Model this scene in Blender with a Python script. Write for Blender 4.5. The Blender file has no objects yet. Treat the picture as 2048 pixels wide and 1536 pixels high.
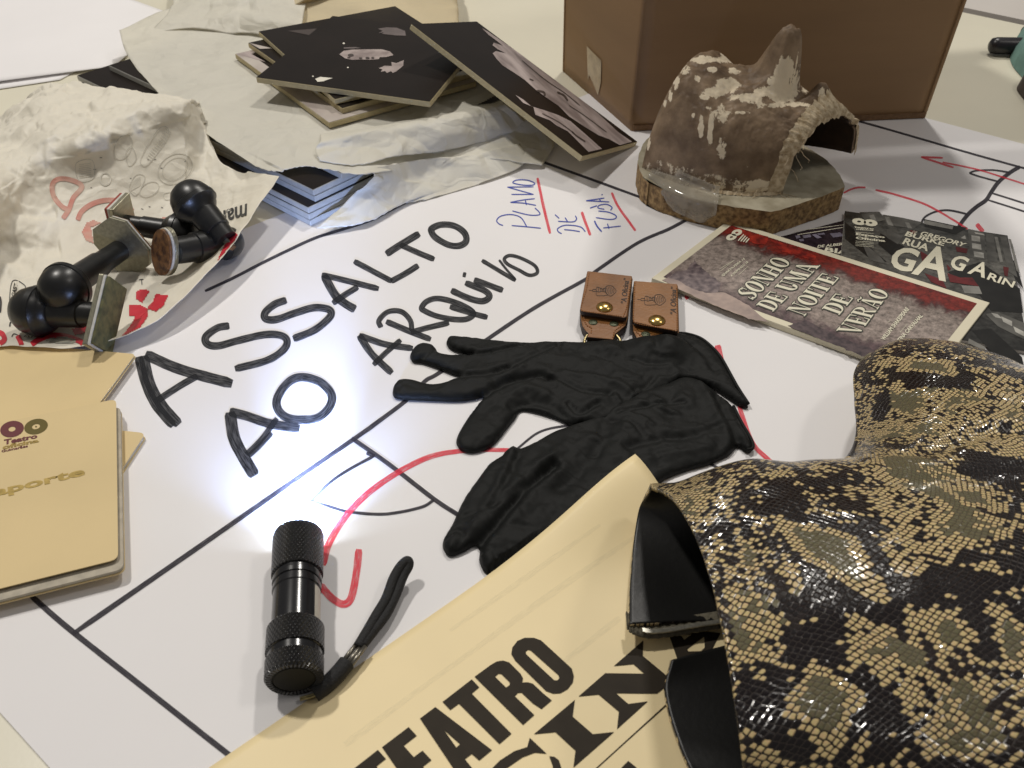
import bpy, bmesh, math, random
import numpy as np
from mathutils import Vector, noise, geometry
from mathutils.bvhtree import BVHTree
random.seed(7)
S = bpy.context.scene
COL = S.collection

# ------------------------------------------------------------------ camera, world, lights, exposure
CAM_H = 0.37
TILT = math.radians(40.5)
FPX = 1770.0
cd = bpy.data.cameras.new("camera")
cam = bpy.data.objects.new("camera", cd)
COL.objects.link(cam)
cam.location = (0, 0, CAM_H)
cam.rotation_euler = (math.pi / 2 - TILT, 0, 0)
cd.sensor_width = 36.0
cd.lens = 36.0 * FPX / 2048.0
cd.clip_start = 0.01
cd.clip_end = 50
cd.dof.use_dof = True
cd.dof.focus_distance = 0.60
cd.dof.aperture_fstop = 20.0
S.camera = cam

W = bpy.data.worlds.new("World")
S.world = W
W.use_nodes = True
W.node_tree.nodes["Background"].inputs[0].default_value = (1.0, 0.96, 0.91, 1)
W.node_tree.nodes["Background"].inputs[1].default_value = 0.165

def area(name, loc, target, size, power, col):
    ld = bpy.data.lights.new(name, 'AREA')
    ld.shape = 'RECTANGLE'
    ld.size, ld.size_y = size
    ld.energy = power
    ld.color = col
    o = bpy.data.objects.new(name, ld)
    COL.objects.link(o)
    o.location = loc
    d = Vector(target) - Vector(loc)
    o.rotation_euler = d.to_track_quat('-Z', 'Y').to_euler()
    return o
area("ceiling_lamp", (-1.05, 1.25, 2.3), (0, .6, 0), (.19, .12), 30, (1.0, .955, .885))
area("ceiling_lamp", (0.50, 2.10, 2.3), (.1, .7, 0), (.17, .12), 24.5, (1.0, .955, .885))
area("ceiling_lamp", (1.30, 0.55, 1.9), (.1, .5, 0), (.30, .20), 5, (1.0, .94, .86))
S.view_settings.view_transform = 'Standard'
S.view_settings.look = 'None'
S.view_settings.exposure = 0
S.view_settings.gamma = 1
S.cycles.max_bounces = 8

# ------------------------------------------------------------------ helpers
FW = np.array([0, math.cos(TILT), -math.sin(TILT)])
RT = np.array([1., 0, 0])
UP = np.cross(RT, FW)
CC = np.array([0, 0, CAM_H])

def ray(u, v):
    return FW * FPX + RT * (u - 1024) - UP * (v - 768)

def P(u, v, z=0.0):
    """point at height z above the table that the photo shows at (u, v)"""
    d = ray(u, v)
    return CC + d * ((z - CAM_H) / d[2])

def onbvh(bvh, eps=.0002, fallback=None):
    def f(u, v):
        d = Vector(ray(u, v)).normalized()
        h = bvh.ray_cast(Vector(CC), d)
        if h[0] is None:
            return fallback(u, v) if fallback else None
        n = h[1]
        if n.dot(d) > 0:
            n = -n
        return np.array(h[0] + n * eps)
    return f

def onz(z):
    return lambda u, v: P(u, v, z)

def K(ox, oy, s, pts):
    return [(ox + s * a, oy + s * b) + tuple(r) for a, b, *r in pts]

def smooth(pts, n=8, closed=False):
    pts = [np.array(p, float) for p in pts]
    if len(pts) < 3:
        a, b = pts
        return [a + (b - a) * t for t in np.linspace(0, 1, n + 1)]
    out = []
    m = len(pts)
    rng = range(m if closed else m - 1)
    for i in rng:
        p1, p2 = pts[i], pts[(i + 1) % m]
        p0 = pts[i - 1] if (i > 0 or closed) else 2 * p1 - p2
        p3 = pts[(i + 2) % m] if (i + 2 < m or closed) else 2 * p2 - p1
        for k in range(n):
            t = k / n
            out.append(.5 * ((2 * p1) + (-p0 + p2) * t + (2 * p0 - 5 * p1 + 4 * p2 - p3) * t * t + (-p0 + 3 * p1 - 3 * p2 + p3) * t ** 3))
    if not closed:
        out.append(pts[-1])
    return out

ORIGIN = {}

def tag(o, label=None, cat=None, group=None, kind=None):
    if label: o['label'] = label
    if cat: o['category'] = cat
    if group: o['group'] = group
    if kind: o['kind'] = kind
    return o

def thing(name, label, cat, loc, group=None):
    o = bpy.data.objects.new(name, None)
    COL.objects.link(o)
    o.location = [float(c) for c in loc]
    o.empty_display_size = .02
    ORIGIN[o] = np.array(loc, float)
    return tag(o, label, cat, group)

def obj(name, v, f, m, parent=None, sm=False, uv=None, mi=None, origin=None):
    v = np.array([np.array(p, float) for p in v]) if not isinstance(v, np.ndarray) else v
    if parent is not None:
        org = ORIGIN[parent]
    elif origin is not None:
        org = np.array(origin, float)
    else:
        org = np.array([*(v[:, :2].min(0) + v[:, :2].max(0)) / 2, v[:, 2].min()])
    me = bpy.data.meshes.new(name)
    me.from_pydata((v - org).tolist(), [], [list(map(int, a)) for a in f])
    if uv is not None:
        ul = me.uv_layers.new(name="UVMap")
        li = np.zeros(len(me.loops), np.int32)
        me.loops.foreach_get("vertex_index", li)
        ul.data.foreach_set("uv", np.array(uv, np.float32)[li].ravel())
    for mm in (m if isinstance(m, (list, tuple)) else [m]):
        me.materials.append(mm)
    if mi is not None:
        me.polygons.foreach_set("material_index", mi)
    if sm:
        me.polygons.foreach_set("use_smooth", [True] * len(me.polygons))
    me.update()
    o = bpy.data.objects.new(name, me)
    COL.objects.link(o)
    if parent is not None:
        o.parent = parent
        ORIGIN[o] = org
    else:
        o.location = org
        ORIGIN[o] = org
    return o

class MB:
    def __init__(s):
        s.v, s.f, s.uv = [], [], []
    def add(s, v, f, uv=None):
        n = len(s.v)
        s.v += [np.array(p, float) for p in v]
        s.f += [[n + i for i in a] for a in f]
        s.uv += list(uv) if uv is not None else [(0, 0)] * len(v)
        return s
    def box(s, a, b):
        x0, y0, z0 = a; x1, y1, z1 = b
        v = [(x, y, z) for z in (z0, z1) for y in (y0, y1) for x in (x0, x1)]
        return s.add(v, [(0, 2, 3, 1), (4, 5, 7, 6), (0, 1, 5, 4), (2, 6, 7, 3), (0, 4, 6, 2), (1, 3, 7, 5)])
    def stroke(s, pts, w, surf, n=8, closed=False, dz=0.0, round_=True):
        """flat ink ribbon along pixel points, width w pixels (or per-point third value)"""
        if len(pts[0]) == 2:
            pts = [(a, b, w) for a, b in pts]
        c = smooth(pts, n, closed)
        v, uv, f, L = [], [], [], 0
        m = len(c)
        for i in range(m):
            a = c[(i - 1) % m] if (i > 0 or closed) else c[i]
            b = c[(i + 1) % m] if (i < m - 1 or closed) else c[i]
            t = b[:2] - a[:2]
            t = t / (np.linalg.norm(t) + 1e-9)
            nrm = np.array([-t[1], t[0]])
            hw = c[i][2] / 2
            hw *= 1 + .06 * noise.noise(Vector((c[i][0] * .05, c[i][1] * .05, 0)))
            if not closed and round_ and i in (0, m - 1):
                hw *= .72
            if i: L += np.linalg.norm(c[i][:2] - c[i - 1][:2])
            for sg in (-1, 0, 1):
                q = surf(*(c[i][:2] + nrm * hw * sg))
                if q is None:
                    v.append(None)
                else:
                    v.append(q + np.array([0, 0, dz]))
                uv.append((L / 100, sg * .5 + .5))
        k = m if closed else m - 1
        for i in range(k):
            j = (i + 1) % m
            for q in range(2):
                f.append((3 * i + q, 3 * i + q + 1, 3 * j + q + 1, 3 * j + q))
        ok = [x is not None for x in v]
        f = [a for a in f if all(ok[i] for i in a)]
        v = [x if x is not None else np.zeros(3) for x in v]
        used = sorted({i for a in f for i in a})
        mp = {o_: n_ for n_, o_ in enumerate(used)}
        return s.add([v[i] for i in used], [[mp[i] for i in a] for a in f], [uv[i] for i in used])
    def poly(s, loops, surf):
        """flat polygon with holes from pixel loops"""
        if not isinstance(loops[0][0], (tuple, list, np.ndarray)):
            loops = [loops]
        l3 = [[Vector((a[0], a[1], 0)) for a in l] for l in loops]
        tri = geometry.tessellate_polygon(l3)
        fl = [p for l in loops for p in l]
        v = [surf(p[0], p[1]) for p in fl]
        if any(x is None for x in v):
            bad = {i for i, x in enumerate(v) if x is None}
            tri = [t for t in tri if not bad & set(t)]
            v = [x if x is not None else np.zeros(3) for x in v]
        return s.add(v, [list(t) for t in tri], [(p[0] / 100, p[1] / 100) for p in fl])
    def ellipse(s, c, rx, ry, ang, surf, n=28, inner=None):
        ca, sa = math.cos(math.radians(ang)), math.sin(math.radians(ang))
        def lp(k):
            return [(c[0] + k * (rx * math.cos(t) * ca - ry * math.sin(t) * sa), c[1] + k * (rx * math.cos(t) * sa + ry * math.sin(t) * ca)) for t in np.linspace(0, 2 * math.pi, n, endpoint=False)]
        return s.poly([lp(1), lp(inner)] if inner else [lp(1)], surf)
    def build(s, name, m, parent=None, sm=False):
        return obj(name, s.v, s.f, m, parent, sm, s.uv)

def text_mesh(txt, bold=0.0, spacing=1.0):
    cu = bpy.data.curves.new("txt", 'FONT')
    cu.body = txt
    cu.offset = bold
    cu.space_character = spacing
    cu.resolution_u = 3
    o = bpy.data.objects.new("txt", cu)
    COL.objects.link(o)
    dg = bpy.context.evaluated_depsgraph_get()
    me = bpy.data.meshes.new_from_object(o.evaluated_get(dg))
    v = np.array([tuple(p.co)[:2] for p in me.vertices])
    f = [list(p.vertices) for p in me.polygons]
    bpy.data.objects.remove(o)
    bpy.data.curves.remove(cu)
    bpy.data.meshes.remove(me)
    v = (v - v.min(0)) / (v.max(0) - v.min(0))
    return v, f

def put_uv(mb, v, f, quad, surf):
    """map unit-square shapes into a pixel quad BL BR TR TL lying on a surface"""
    BL, BR, TR, TL = [np.array(q, float) for q in quad]
    out = []
    for a, b in v:
        q = BL * (1 - a) * (1 - b) + BR * a * (1 - b) + TR * a * b + TL * (1 - a) * b
        out.append(surf(q[0], q[1]))
    ok = [x is not None for x in out]
    f = [x for x in f if all(ok[i] for i in x)]
    out = [x if x is not None else np.zeros(3) for x in out]
    mb.add(out, f)

def text(mb, txt, quad, surf, bold=0.0, spacing=1.0):
    v, f = text_mesh(txt, bold, spacing)
    put_uv(mb, v, f, quad, surf)

def prism(px, zt, zb, zs=None, inset=0):
    """solid slab whose top outline is seen at pixel points px at height zt"""
    top = [P(a, b, zt) for a, b in px]
    return prism_w(top, zt - zb)

def prism_w(top, h, down=(0, 0, -1)):
    n = len(top)
    d = np.array(down, float) * h
    area2 = sum(top[i][0] * top[(i + 1) % n][1] - top[(i + 1) % n][0] * top[i][1] for i in range(n))
    if area2 < 0:
        top = top[::-1]
    v = list(top) + [p + d for p in top]
    f = [list(range(n)), list(range(2 * n - 1, n - 1, -1))]
    for i in range(n):
        j = (i + 1) % n
        f.append([i, n + i, n + j, j])
    return v, f

def bevel(o, w=.0006, seg=2):
    b = o.modifiers.new("bevel", 'BEVEL')
    b.width = w
    b.segments = seg
    b.limit_method = 'ANGLE'
    return o

def rounded(poly, r, n=5):
    """round the corners of a 2-D or 3-D polygon by distance r"""
    poly = [np.array(p, float) for p in poly]
    out = []
    m = len(poly)
    rr = r if isinstance(r, (list, tuple)) else [r] * m
    for i in range(m):
        p, a, b = poly[i], poly[i - 1], poly[(i + 1) % m]
        if rr[i] <= 0:
            out.append(p); continue
        da = (a - p) / np.linalg.norm(a - p); db = (b - p) / np.linalg.norm(b - p)
        s, e = p + da * rr[i], p + db * rr[i]
        for t in np.linspace(0, 1, n):
            out.append((1 - t) ** 2 * s + 2 * t * (1 - t) * p + t * t * e)
    return out

def grid(rows, nu, nv, surf_pts=True):
    """interpolate control rows of 3-D points (equal counts) to an nu x nv net (Catmull-Rom both ways)"""
    A = np.array(rows, float)
    def res(X, n):
        m = X.shape[0]
        t = np.linspace(0, m - 1, n)
        i = np.clip(t.astype(int), 0, m - 2)
        u = (t - i).reshape((-1,) + (1,) * (X.ndim - 1))
        g = lambda k: X[np.clip(k, 0, m - 1)]
        p0 = np.where((i - 1 < 0).reshape(u.shape), 2 * g(i) - g(i + 1), g(i - 1))
        p3 = np.where((i + 2 > m - 1).reshape(u.shape), 2 * g(i + 1) - g(i), g(i + 2))
        p1, p2 = g(i), g(i + 1)
        return .5 * (2 * p1 + (p2 - p0) * u + (2 * p0 - 5 * p1 + 4 * p2 - p3) * u ** 2 + (-p0 + 3 * p1 - 3 * p2 + p3) * u ** 3)
    B = res(A, nv)
    B = np.swapaxes(res(np.swapaxes(B, 0, 1), nu), 0, 1)
    return B  # nv x nu x 3

def grid_faces(nv, nu, closed=False):
    f = []
    for j in range(nv - 1):
        for i in range(nu if closed else nu - 1):
            k = (i + 1) % nu
            f.append((j * nu + i, j * nu + k, (j + 1) * nu + k, (j + 1) * nu + i))
    return f

def grid_normals(B):
    du = np.gradient(B, axis=1); dv = np.gradient(B, axis=0)
    n = np.cross(du, dv)
    n /= np.linalg.norm(n, axis=2, keepdims=True) + 1e-12
    return n

def crumple(p, scale, seed=0.0):
    """flat facets meeting in sharp creases, as in screwed-up paper; about -1..1"""
    q = Vector((p[0] * scale + seed, p[1] * scale, p[2] * scale))
    q += Vector((noise.noise(q * .8 + Vector((9, 2, 4))), noise.noise(q * .8 + Vector((3, 8, 1))), 0)) * .5
    d, pts = noise.voronoi(q)
    h = w = 0.0
    for k in range(4):
        c = pts[k]
        g = noise.cell_vector(c * 7.31 + Vector((.37, .71, .13)))
        e = math.exp(-(d[k] - d[0]) / .07)
        h += e * ((g - Vector((.5, .5, .5))).dot(q - c) * 2.6 + (g[2] - .5) * .35)
        w += e
    return h / w

def mat(name, col, rough=.6, metal=0, var=0.0, vscale=60, bump=0.0, bscale=300, spec=.5, coat=0, trans=0, tcol=None, col2=None, stretch=None, detail=4, crease=None):
    m = bpy.data.materials.new(name)
    m.use_nodes = True
    nt = m.node_tree
    b = nt.nodes["Principled BSDF"]
    b.inputs["Base Color"].default_value = (*col, 1)
    b.inputs["Roughness"].default_value = rough
    b.inputs["Metallic"].default_value = metal
    b.inputs["Specular IOR Level"].default_value = spec
    b.inputs["Coat Weight"].default_value = coat
    tc = nt.nodes.new("ShaderNodeTexCoord")
    mp = nt.nodes.new("ShaderNodeMapping")
    nt.links.new(tc.outputs["Object"], mp.inputs[0])
    if stretch:
        mp.inputs["Scale"].default_value = stretch[:3]
        if len(stretch) > 3:
            mp.vector_type = 'TEXTURE'
            mp.inputs["Scale"].default_value = [1 / c for c in stretch[:3]]
            mp.inputs["Rotation"].default_value = (0, 0, stretch[3])
    if var or col2:
        n = nt.nodes.new("ShaderNodeTexNoise")
        n.inputs["Scale"].default_value = vscale
        n.inputs["Detail"].default_value = detail
        nt.links.new(mp.outputs[0], n.inputs["Vector"])
        r = nt.nodes.new("ShaderNodeValToRGB")
        c2 = col2 or tuple(c * (1 - var) for c in col)
        r.color_ramp.elements[0].position = .35
        r.color_ramp.elements[1].position = .65
        r.color_ramp.elements[0].color = (*c2, 1)
        r.color_ramp.elements[1].color = (*col, 1)
        nt.links.new(n.outputs["Fac"], r.inputs[0])
        nt.links.new(r.outputs[0], b.inputs["Base Color"])
        m["ramp"] = r.name
    if bump:
        n = nt.nodes.new("ShaderNodeTexNoise")
        n.inputs["Scale"].default_value = bscale
        n.inputs["Detail"].default_value = 5
        nt.links.new(mp.outputs[0], n.inputs["Vector"])
        bp = nt.nodes.new("ShaderNodeBump")
        bp.inputs["Strength"].default_value = bump
        bp.inputs["Distance"].default_value = .0006
        nt.links.new(n.outputs["Fac"], bp.inputs["Height"])
        nt.links.new(bp.outputs[0], b.inputs["Normal"])
    if crease:
        wn = nt.nodes.new("ShaderNodeTexNoise"); wn.inputs["Scale"].default_value = crease[0] * .45; wn.inputs["Detail"].default_value = 3
        nt.links.new(mp.outputs[0], wn.inputs["Vector"])
        wa = nt.nodes.new("ShaderNodeVectorMath"); wa.operation = 'MULTIPLY_ADD'; wa.inputs[1].default_value = (1.6 / crease[0],) * 3
        nt.links.new(wn.outputs["Color"], wa.inputs[0]); nt.links.new(mp.outputs[0], wa.inputs[2])
        prev = None
        for k_, (sc_, st_) in enumerate(((crease[0], crease[1]), (crease[0] * 2.3, crease[1] * .8))):
            vo = nt.nodes.new("ShaderNodeTexVoronoi"); vo.feature = 'F1'; vo.distance = 'CHEBYCHEV' if k_ else 'MANHATTAN'
            vo.inputs["Scale"].default_value = sc_
            nt.links.new(wa.outputs[0], vo.inputs["Vector"])
            bq = nt.nodes.new("ShaderNodeBump"); bq.inputs["Strength"].default_value = st_; bq.inputs["Distance"].default_value = crease[2] / (1 + 1.3 * k_)
            nt.links.new(vo.outputs["Distance"], bq.inputs["Height"])
            if prev: nt.links.new(prev.outputs[0], bq.inputs["Normal"])
            prev = bq
        nt.links.new(prev.outputs[0], b.inputs["Normal"])
    if trans:
        out = nt.nodes["Material Output"]
        t = nt.nodes.new("ShaderNodeBsdfTranslucent")
        t.inputs[0].default_value = (*(tcol or col), 1)
        mx = nt.nodes.new("ShaderNodeMixShader")
        mx.inputs[0].default_value = trans
        nt.links.new(b.outputs[0], mx.inputs[1])
        nt.links.new(t.outputs[0], mx.inputs[2])
        nt.links.new(mx.outputs[0], out.inputs[0])
    return m

def ink(name, col, alpha=.9, streak=.4, rough=.6):
    """felt-pen ink: lets a little paper through in streaks along the stroke"""
    m = bpy.data.materials.new(name)
    m.use_nodes = True
    nt = m.node_tree
    b = nt.nodes["Principled BSDF"]
    b.inputs["Base Color"].default_value = (*col, 1)
    b.inputs["Roughness"].default_value = rough
    b.inputs["Specular IOR Level"].default_value = .15
    uv = nt.nodes.new("ShaderNodeUVMap")
    mp = nt.nodes.new("ShaderNodeMapping")
    mp.inputs["Scale"].default_value = (3.0, 5.0, 1)
    nt.links.new(uv.outputs[0], mp.inputs[0])
    n = nt.nodes.new("ShaderNodeTexNoise")
    n.inputs["Scale"].default_value = 1.6
    n.inputs["Detail"].default_value = 5
    nt.links.new(mp.outputs[0], n.inputs["Vector"])
    mr = nt.nodes.new("ShaderNodeMapRange")
    mr.inputs[1].default_value = .38
    mr.inputs[2].default_value = .62
    mr.inputs[3].default_value = max(0, alpha - streak)
    mr.inputs[4].default_value = alpha
    nt.links.new(n.outputs["Fac"], mr.inputs[0])
    nt.links.new(mr.outputs[0], b.inputs["Alpha"])
    return m

def seg_dist(p, a, b_):
    d = b_ - a
    t = np.clip(((p - a) @ d) / (d @ d + 1e-15), 0, 1)
    return np.linalg.norm(p - (a + t[:, None] * d), axis=1)
def poly_dist(p, o_):
    r = np.full(len(p), 9.)
    for i in range(len(o_)):
        r = np.minimum(r, seg_dist(p, o_[i], o_[(i + 1) % len(o_)]))
    return r
def poly_in(p, o_):
    c = np.zeros(len(p), bool)
    for i in range(len(o_)):
        a, b_ = o_[i - 1], o_[i]
        m_ = ((a[1] > p[:, 1]) != (b_[1] > p[:, 1])) & (p[:, 0] < (b_[0] - a[0]) * (p[:, 1] - a[1]) / (b_[1] - a[1] + 1e-15) + a[0])
        c ^= m_
    return c
# ------------------------------------------------------------------ materials
M = {}
M['table'] = mat("cream_table", (.74, .70, .565), .38, var=.05, vscale=9, bump=.05, bscale=500)
M['paper'] = mat("white_drawing_paper", (.845, .825, .83), .62, var=.045, vscale=5, crease=(2.4, .035, .02))
M['black_ink'] = ink("black_felt_pen", (.019, .020, .023), .93, .24)
M['thin_ink'] = ink("black_thin_pen", (.040, .036, .046), .93, .16)
M['red_ink'] = ink("red_felt_pen", (.80, .05, .08), .88, .40)
M['blue_ink'] = ink("blue_pen", (.06, .09, .42), .92, .12)
M['cream'] = mat("cream_poster_paper", (.93, .765, .445), .50, var=.05, vscale=14, bump=.05, bscale=900)
M['brown_print'] = mat("dark_brown_print", (.036, .028, .019), .6, var=.15, vscale=120, spec=.15)
M['kraft'] = mat("buff_card", (.73, .565, .29), .60, var=.08, vscale=14, bump=.10, bscale=700)
M['page'] = mat("page_edges", (.50, .45, .36), .8, var=.2, vscale=200)
M['gold'] = mat("gold_foil", (.62, .45, .16), .28, 1.0, var=.25, vscale=300)
M['olive_foil'] = mat("olive_foil", (.14, .11, .03), .35, .5)
M['wine'] = mat("wine_print", (.12, .008, .012), .45)

# ------------------------------------------------------------------ the setting
j0, j1 = P(1925, 23), P(2048, 49)
jd = (j1 - j0) / np.linalg.norm(j1 - j0); jn = np.array([-jd[1], jd[0], 0])
def slab(name, n0, n1, z0, z1, m):
    c = [j0 + jd * a_ + jn * b_ for a_, b_ in ((-4, n0), (4, n0), (4, n1), (-4, n1))]
    v, f = prism_w([np.array([p[0], p[1], z1]) for p in c], z1 - z0)
    tag(obj(name, v, f, m), kind='structure')
slab("tabletop", -2.6, 0, -.03, -.0008, M['table'])
M['table_far'] = mat("pale_table", (.62, .58, .54), .45, var=.05, vscale=9)
slab("tabletop", .024, 3, -.032, -.002, M['table_far'])
M['gap'] = mat("grey_table_joint", (.10, .09, .09), .6, var=.2, vscale=40)
slab("table_joint", .0005, .0235, -.034, -.010, M['gap'])

# ------------------------------------------------------------------ big drawing sheet
e0, e1 = P(0, 1425), P(100, 1536)
g0, g1 = P(1848, 235), P(2048, 288)
def ext(a, b_, t):
    return a + (b_ - a) * t
def cross2(p, q, r, t):
    d1_, d2_ = q - p, t - r
    k = ((r - p)[0] * d2_[1] - (r - p)[1] * d2_[0]) / (d1_[0] * d2_[1] - d1_[1] * d2_[0])
    return p + d1_ * k
h0, h1 = P(436, 478), P(900, 296)
sheet_top = [cross2(e0, e1, h0, h1), ext(e0, e1, 2.6), ext(g0, g1, 4.2), cross2(g0, g1, h0, h1)]
for s_ in sheet_top: s_[2] = 0.0
TH = thing("drawing_sheet", "large white paper sheet with hand-drawn plan and black lettering, under everything", "paper sheet", (0, .45, -.0006))
v, f = prism_w(sheet_top, .0006)
PAP = obj("paper", v, f, M['paper'], TH)
Z1 = 0.00018
zc = [0.0]
def surf_ink(u, v):
    return P(u, v, Z1 + zc[0])
def st(mb, pts, w=None, **k):
    zc[0] += 1.5e-6
    mb.stroke(pts, w, surf_ink, **k)
c6 = lambda p: K(250, 400, .4395, p)
big = MB()
def s6(p, w, **k): st(big, c6(p), w * .4395 * 1.62, **k)
s6([(62, 712), (92, 830), (140, 932), (220, 1028)], 26)
s6([(84, 708), (112, 830), (165, 930), (245, 1022)], 30)
s6([(92, 702), (250, 770), (488, 836)], 30)
s6([(135, 920), (250, 845), (330, 800)], 19)
s6([(475, 572), (420, 582), (368, 622), (375, 655), (425, 663), (520, 638), (640, 612), (715, 618), (738, 648), (712, 690), (640, 732), (500, 768)], 21)
s6([(735, 455), (680, 475), (638, 512), (640, 540), (690, 543), (780, 512), (860, 490), (925, 497), (938, 522), (905, 560), (850, 598), (765, 632)], 21)
s6([(905, 342), (955, 430), (1000, 470), (1048, 498)], 24)
s6([(895, 340), (1000, 365), (1155, 404)], 17)
s6([(945, 470), (1000, 432), (1060, 395)], 17)
s6([(1042, 278), (1130, 325), (1215, 370)], 16)
s6([(1210, 370), (1275, 335), (1335, 297)], 17)
s6([(1188, 246), (1260, 200), (1340, 152)], 20)
s6([(1252, 203), (1330, 238), (1408, 270)], 16)
s6([(1398, 128), (1440, 112), (1500, 118), (1545, 150), (1552, 188), (1520, 208), (1470, 203), (1415, 172), (1395, 145)], 18, closed=True)
s6([(478, 965), (496, 1080), (540, 1170), (590, 1255)], 34)
s6([(475, 962), (560, 985), (660, 1018), (795, 1040)], 26)
s6([(552, 1158), (620, 1090), (692, 993)], 16)
s6([(562, 1165), (610, 1122), (668, 1060)], 14)
s6([(800, 806), (740, 832), (694, 900), (696, 952), (736, 990), (805, 1000), (875, 992), (925, 950), (942, 900), (922, 858), (875, 822)], 24, closed=True)
s6([(1065, 615), (1125, 702), (1215, 788)], 20)
s6([(1065, 615), (1180, 655), (1310, 675)], 18)
s6([(1130, 750), (1190, 692), (1255, 636)], 15)
s6([(1188, 552), (1290, 595), (1392, 634)], 17)
s6([(1165, 580), (1156, 548), (1198, 508), (1258, 508), (1298, 548), (1305, 595)], 15)
s6([(1300, 602), (1380, 580), (1475, 558)], 16)
s6([(1350, 490), (1375, 460), (1430, 448), (1520, 472), (1585, 512), (1560, 540), (1500, 543), (1420, 528), (1365, 505)], 16, closed=True)
s6([(1478, 484), (1560, 510), (1650, 534)], 16)
s6([(1484, 410), (1560, 445), (1625, 460), (1658, 440), (1636, 412), (1548, 376)], 18)
s6([(1588, 362), (1650, 385), (1720, 411)], 17)
s6([(1537, 338), (1552, 341)], 14)
s6([(1624, 274), (1700, 320), (1778, 366)], 12)
s6([(1778, 362), (1738, 318), (1702, 272)], 7)
s6([(1726, 268), (1752, 252), (1806, 266), (1864, 298), (1876, 330), (1840, 342), (1792, 318), (1742, 292)], 10, closed=True)
big.build("black_lettering", M['black_ink'], PAP)

ln = MB()
st(ln, [(145, 1268, 11), (420, 1078, 10), (705, 880, 9), (750, 848, 9), (817, 797, 8), (850, 762, 8), (879, 745, 8), (975, 678, 8), (1070, 615, 7.5), (1172, 558, 7), (1192, 542, 7), (1275, 486, 6.5), (1340, 457, 6.5), (1391, 429, 6)])
st(ln, [(60, 1190), (145, 1263), (300, 1385), (465, 1515), (600, 1618)], 12)
st(ln, [(410, 582), (466, 556), (522, 527), (571, 503), (630, 476), (690, 457), (742, 440), (777, 422), (821, 400), (885, 374), (960, 340)], 6)
st(ln, [(1050, 310), (1106, 331), (1206, 367), (1377, 430), (1440, 457)], 5)
st(ln, [(1335, 412), (1377, 426), (1432, 448)], 3.5)
st(ln, [(1690, 236), (1735, 247), (1840, 277), (1950, 309), (2120, 356)], 4)
R3 = lambda p: K(1680, 240, .1823, p)
st(ln, R3([(1975, 510), (1860, 580), (1740, 680), (1660, 790), (1600, 880), (1500, 950), (1400, 1040), (1300, 1170)]), 8)
st(ln, R3([(1860, 575), (1700, 550), (1560, 550), (1470, 560), (1420, 582)]), 3.5)
st(ln, R3([(1420, 582), (1550, 625), (1730, 672)]), 3.5)
st(ln, R3([(1665, 800), (2019, 912), (2300, 1010)]), 3.5)
st(ln, R3([(1620, 875), (2019, 1002), (2300, 1100)]), 3.5)
st(ln, R3([(895, 1150), (905, 1100), (950, 1050), (1060, 1002), (1200, 990), (1390, 1030)]), 4)
st(ln, [(703, 876), (780, 930), (868, 998), (920, 1032)], 9)
st(ln, [(733, 906), (750, 912)], 7)
st(ln, [(748, 912), (700, 938), (660, 965), (622, 1003)], 6)
st(ln, [(620, 1001), (668, 1016), (700, 1024), (770, 1028), (840, 1015), (868, 1000)], 6)
st(ln, [(1000, 930), (1042, 891), (1083, 862), (1142, 850), (1220, 842)], 4.5)
st(ln, [(1380, 908), (1417, 926), (1500, 966), (1560, 992)], 5)
st(ln, [(1639, 958), (1643, 942), (1660, 938), (1690, 953)], 4.5)
st(ln, [(915, 1030), (900, 1018)], 6)
ln.build("plan_lines", M['thin_ink'], PAP)

class Sep:
    def __init__(s, name, m): s.name, s.m = name, m
    def stroke(s, *a, **k):
        g = MB(); g.stroke(*a, **k); g.build(s.name, s.m, PAP)
rd = Sep('red_line', M['red_ink'])
st(rd, R3([(890, 405), (1130, 415)]), 4); st(rd, R3([(890, 405), (1245, 520)]), 4)
st(rd, R3([(1125, 462), (1500, 540), (1830, 640), (2019, 700), (2200, 770)]), 3.2)
st(rd, R3([(390, 765), (600, 815), (900, 910), (1100, 1010), (1250, 1100), (1400, 1195)]), 4)
st(rd, R3([(40, 800), (120, 760), (200, 740), (280, 738)]), 3.5)
st(rd, R3([(1500, 1140), (1570, 1225)]), 9)
st(rd, [(718, 1098), (712, 1150), (702, 1196), (686, 1208), (664, 1196), (640, 1170)], 15)
st(rd, [(645, 1130, 16), (660, 1082, 14), (700, 1022, 13), (760, 968, 12), (850, 917, 11), (930, 901, 9), (1012, 900, 8), (1060, 905, 8)])
st(rd, [(1435, 690), (1442, 722)], 13)
st(rd, [(1478, 812), (1505, 885), (1540, 922), (1592, 972)], 9)
R4 = lambda p: K(950, 330, .2441, p)
st(rd, R4([(512, 105), (560, 335), (615, 560)]), 5.6)
st(rd, R4([(875, 383), (905, 470), (945, 575)]), 5.6)
st(rd, R4([(1120, 225), (1170, 335), (1250, 448), (1315, 538)]), 5)
st(rd, [(1370, 596), (1377, 592)], 8)

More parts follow.
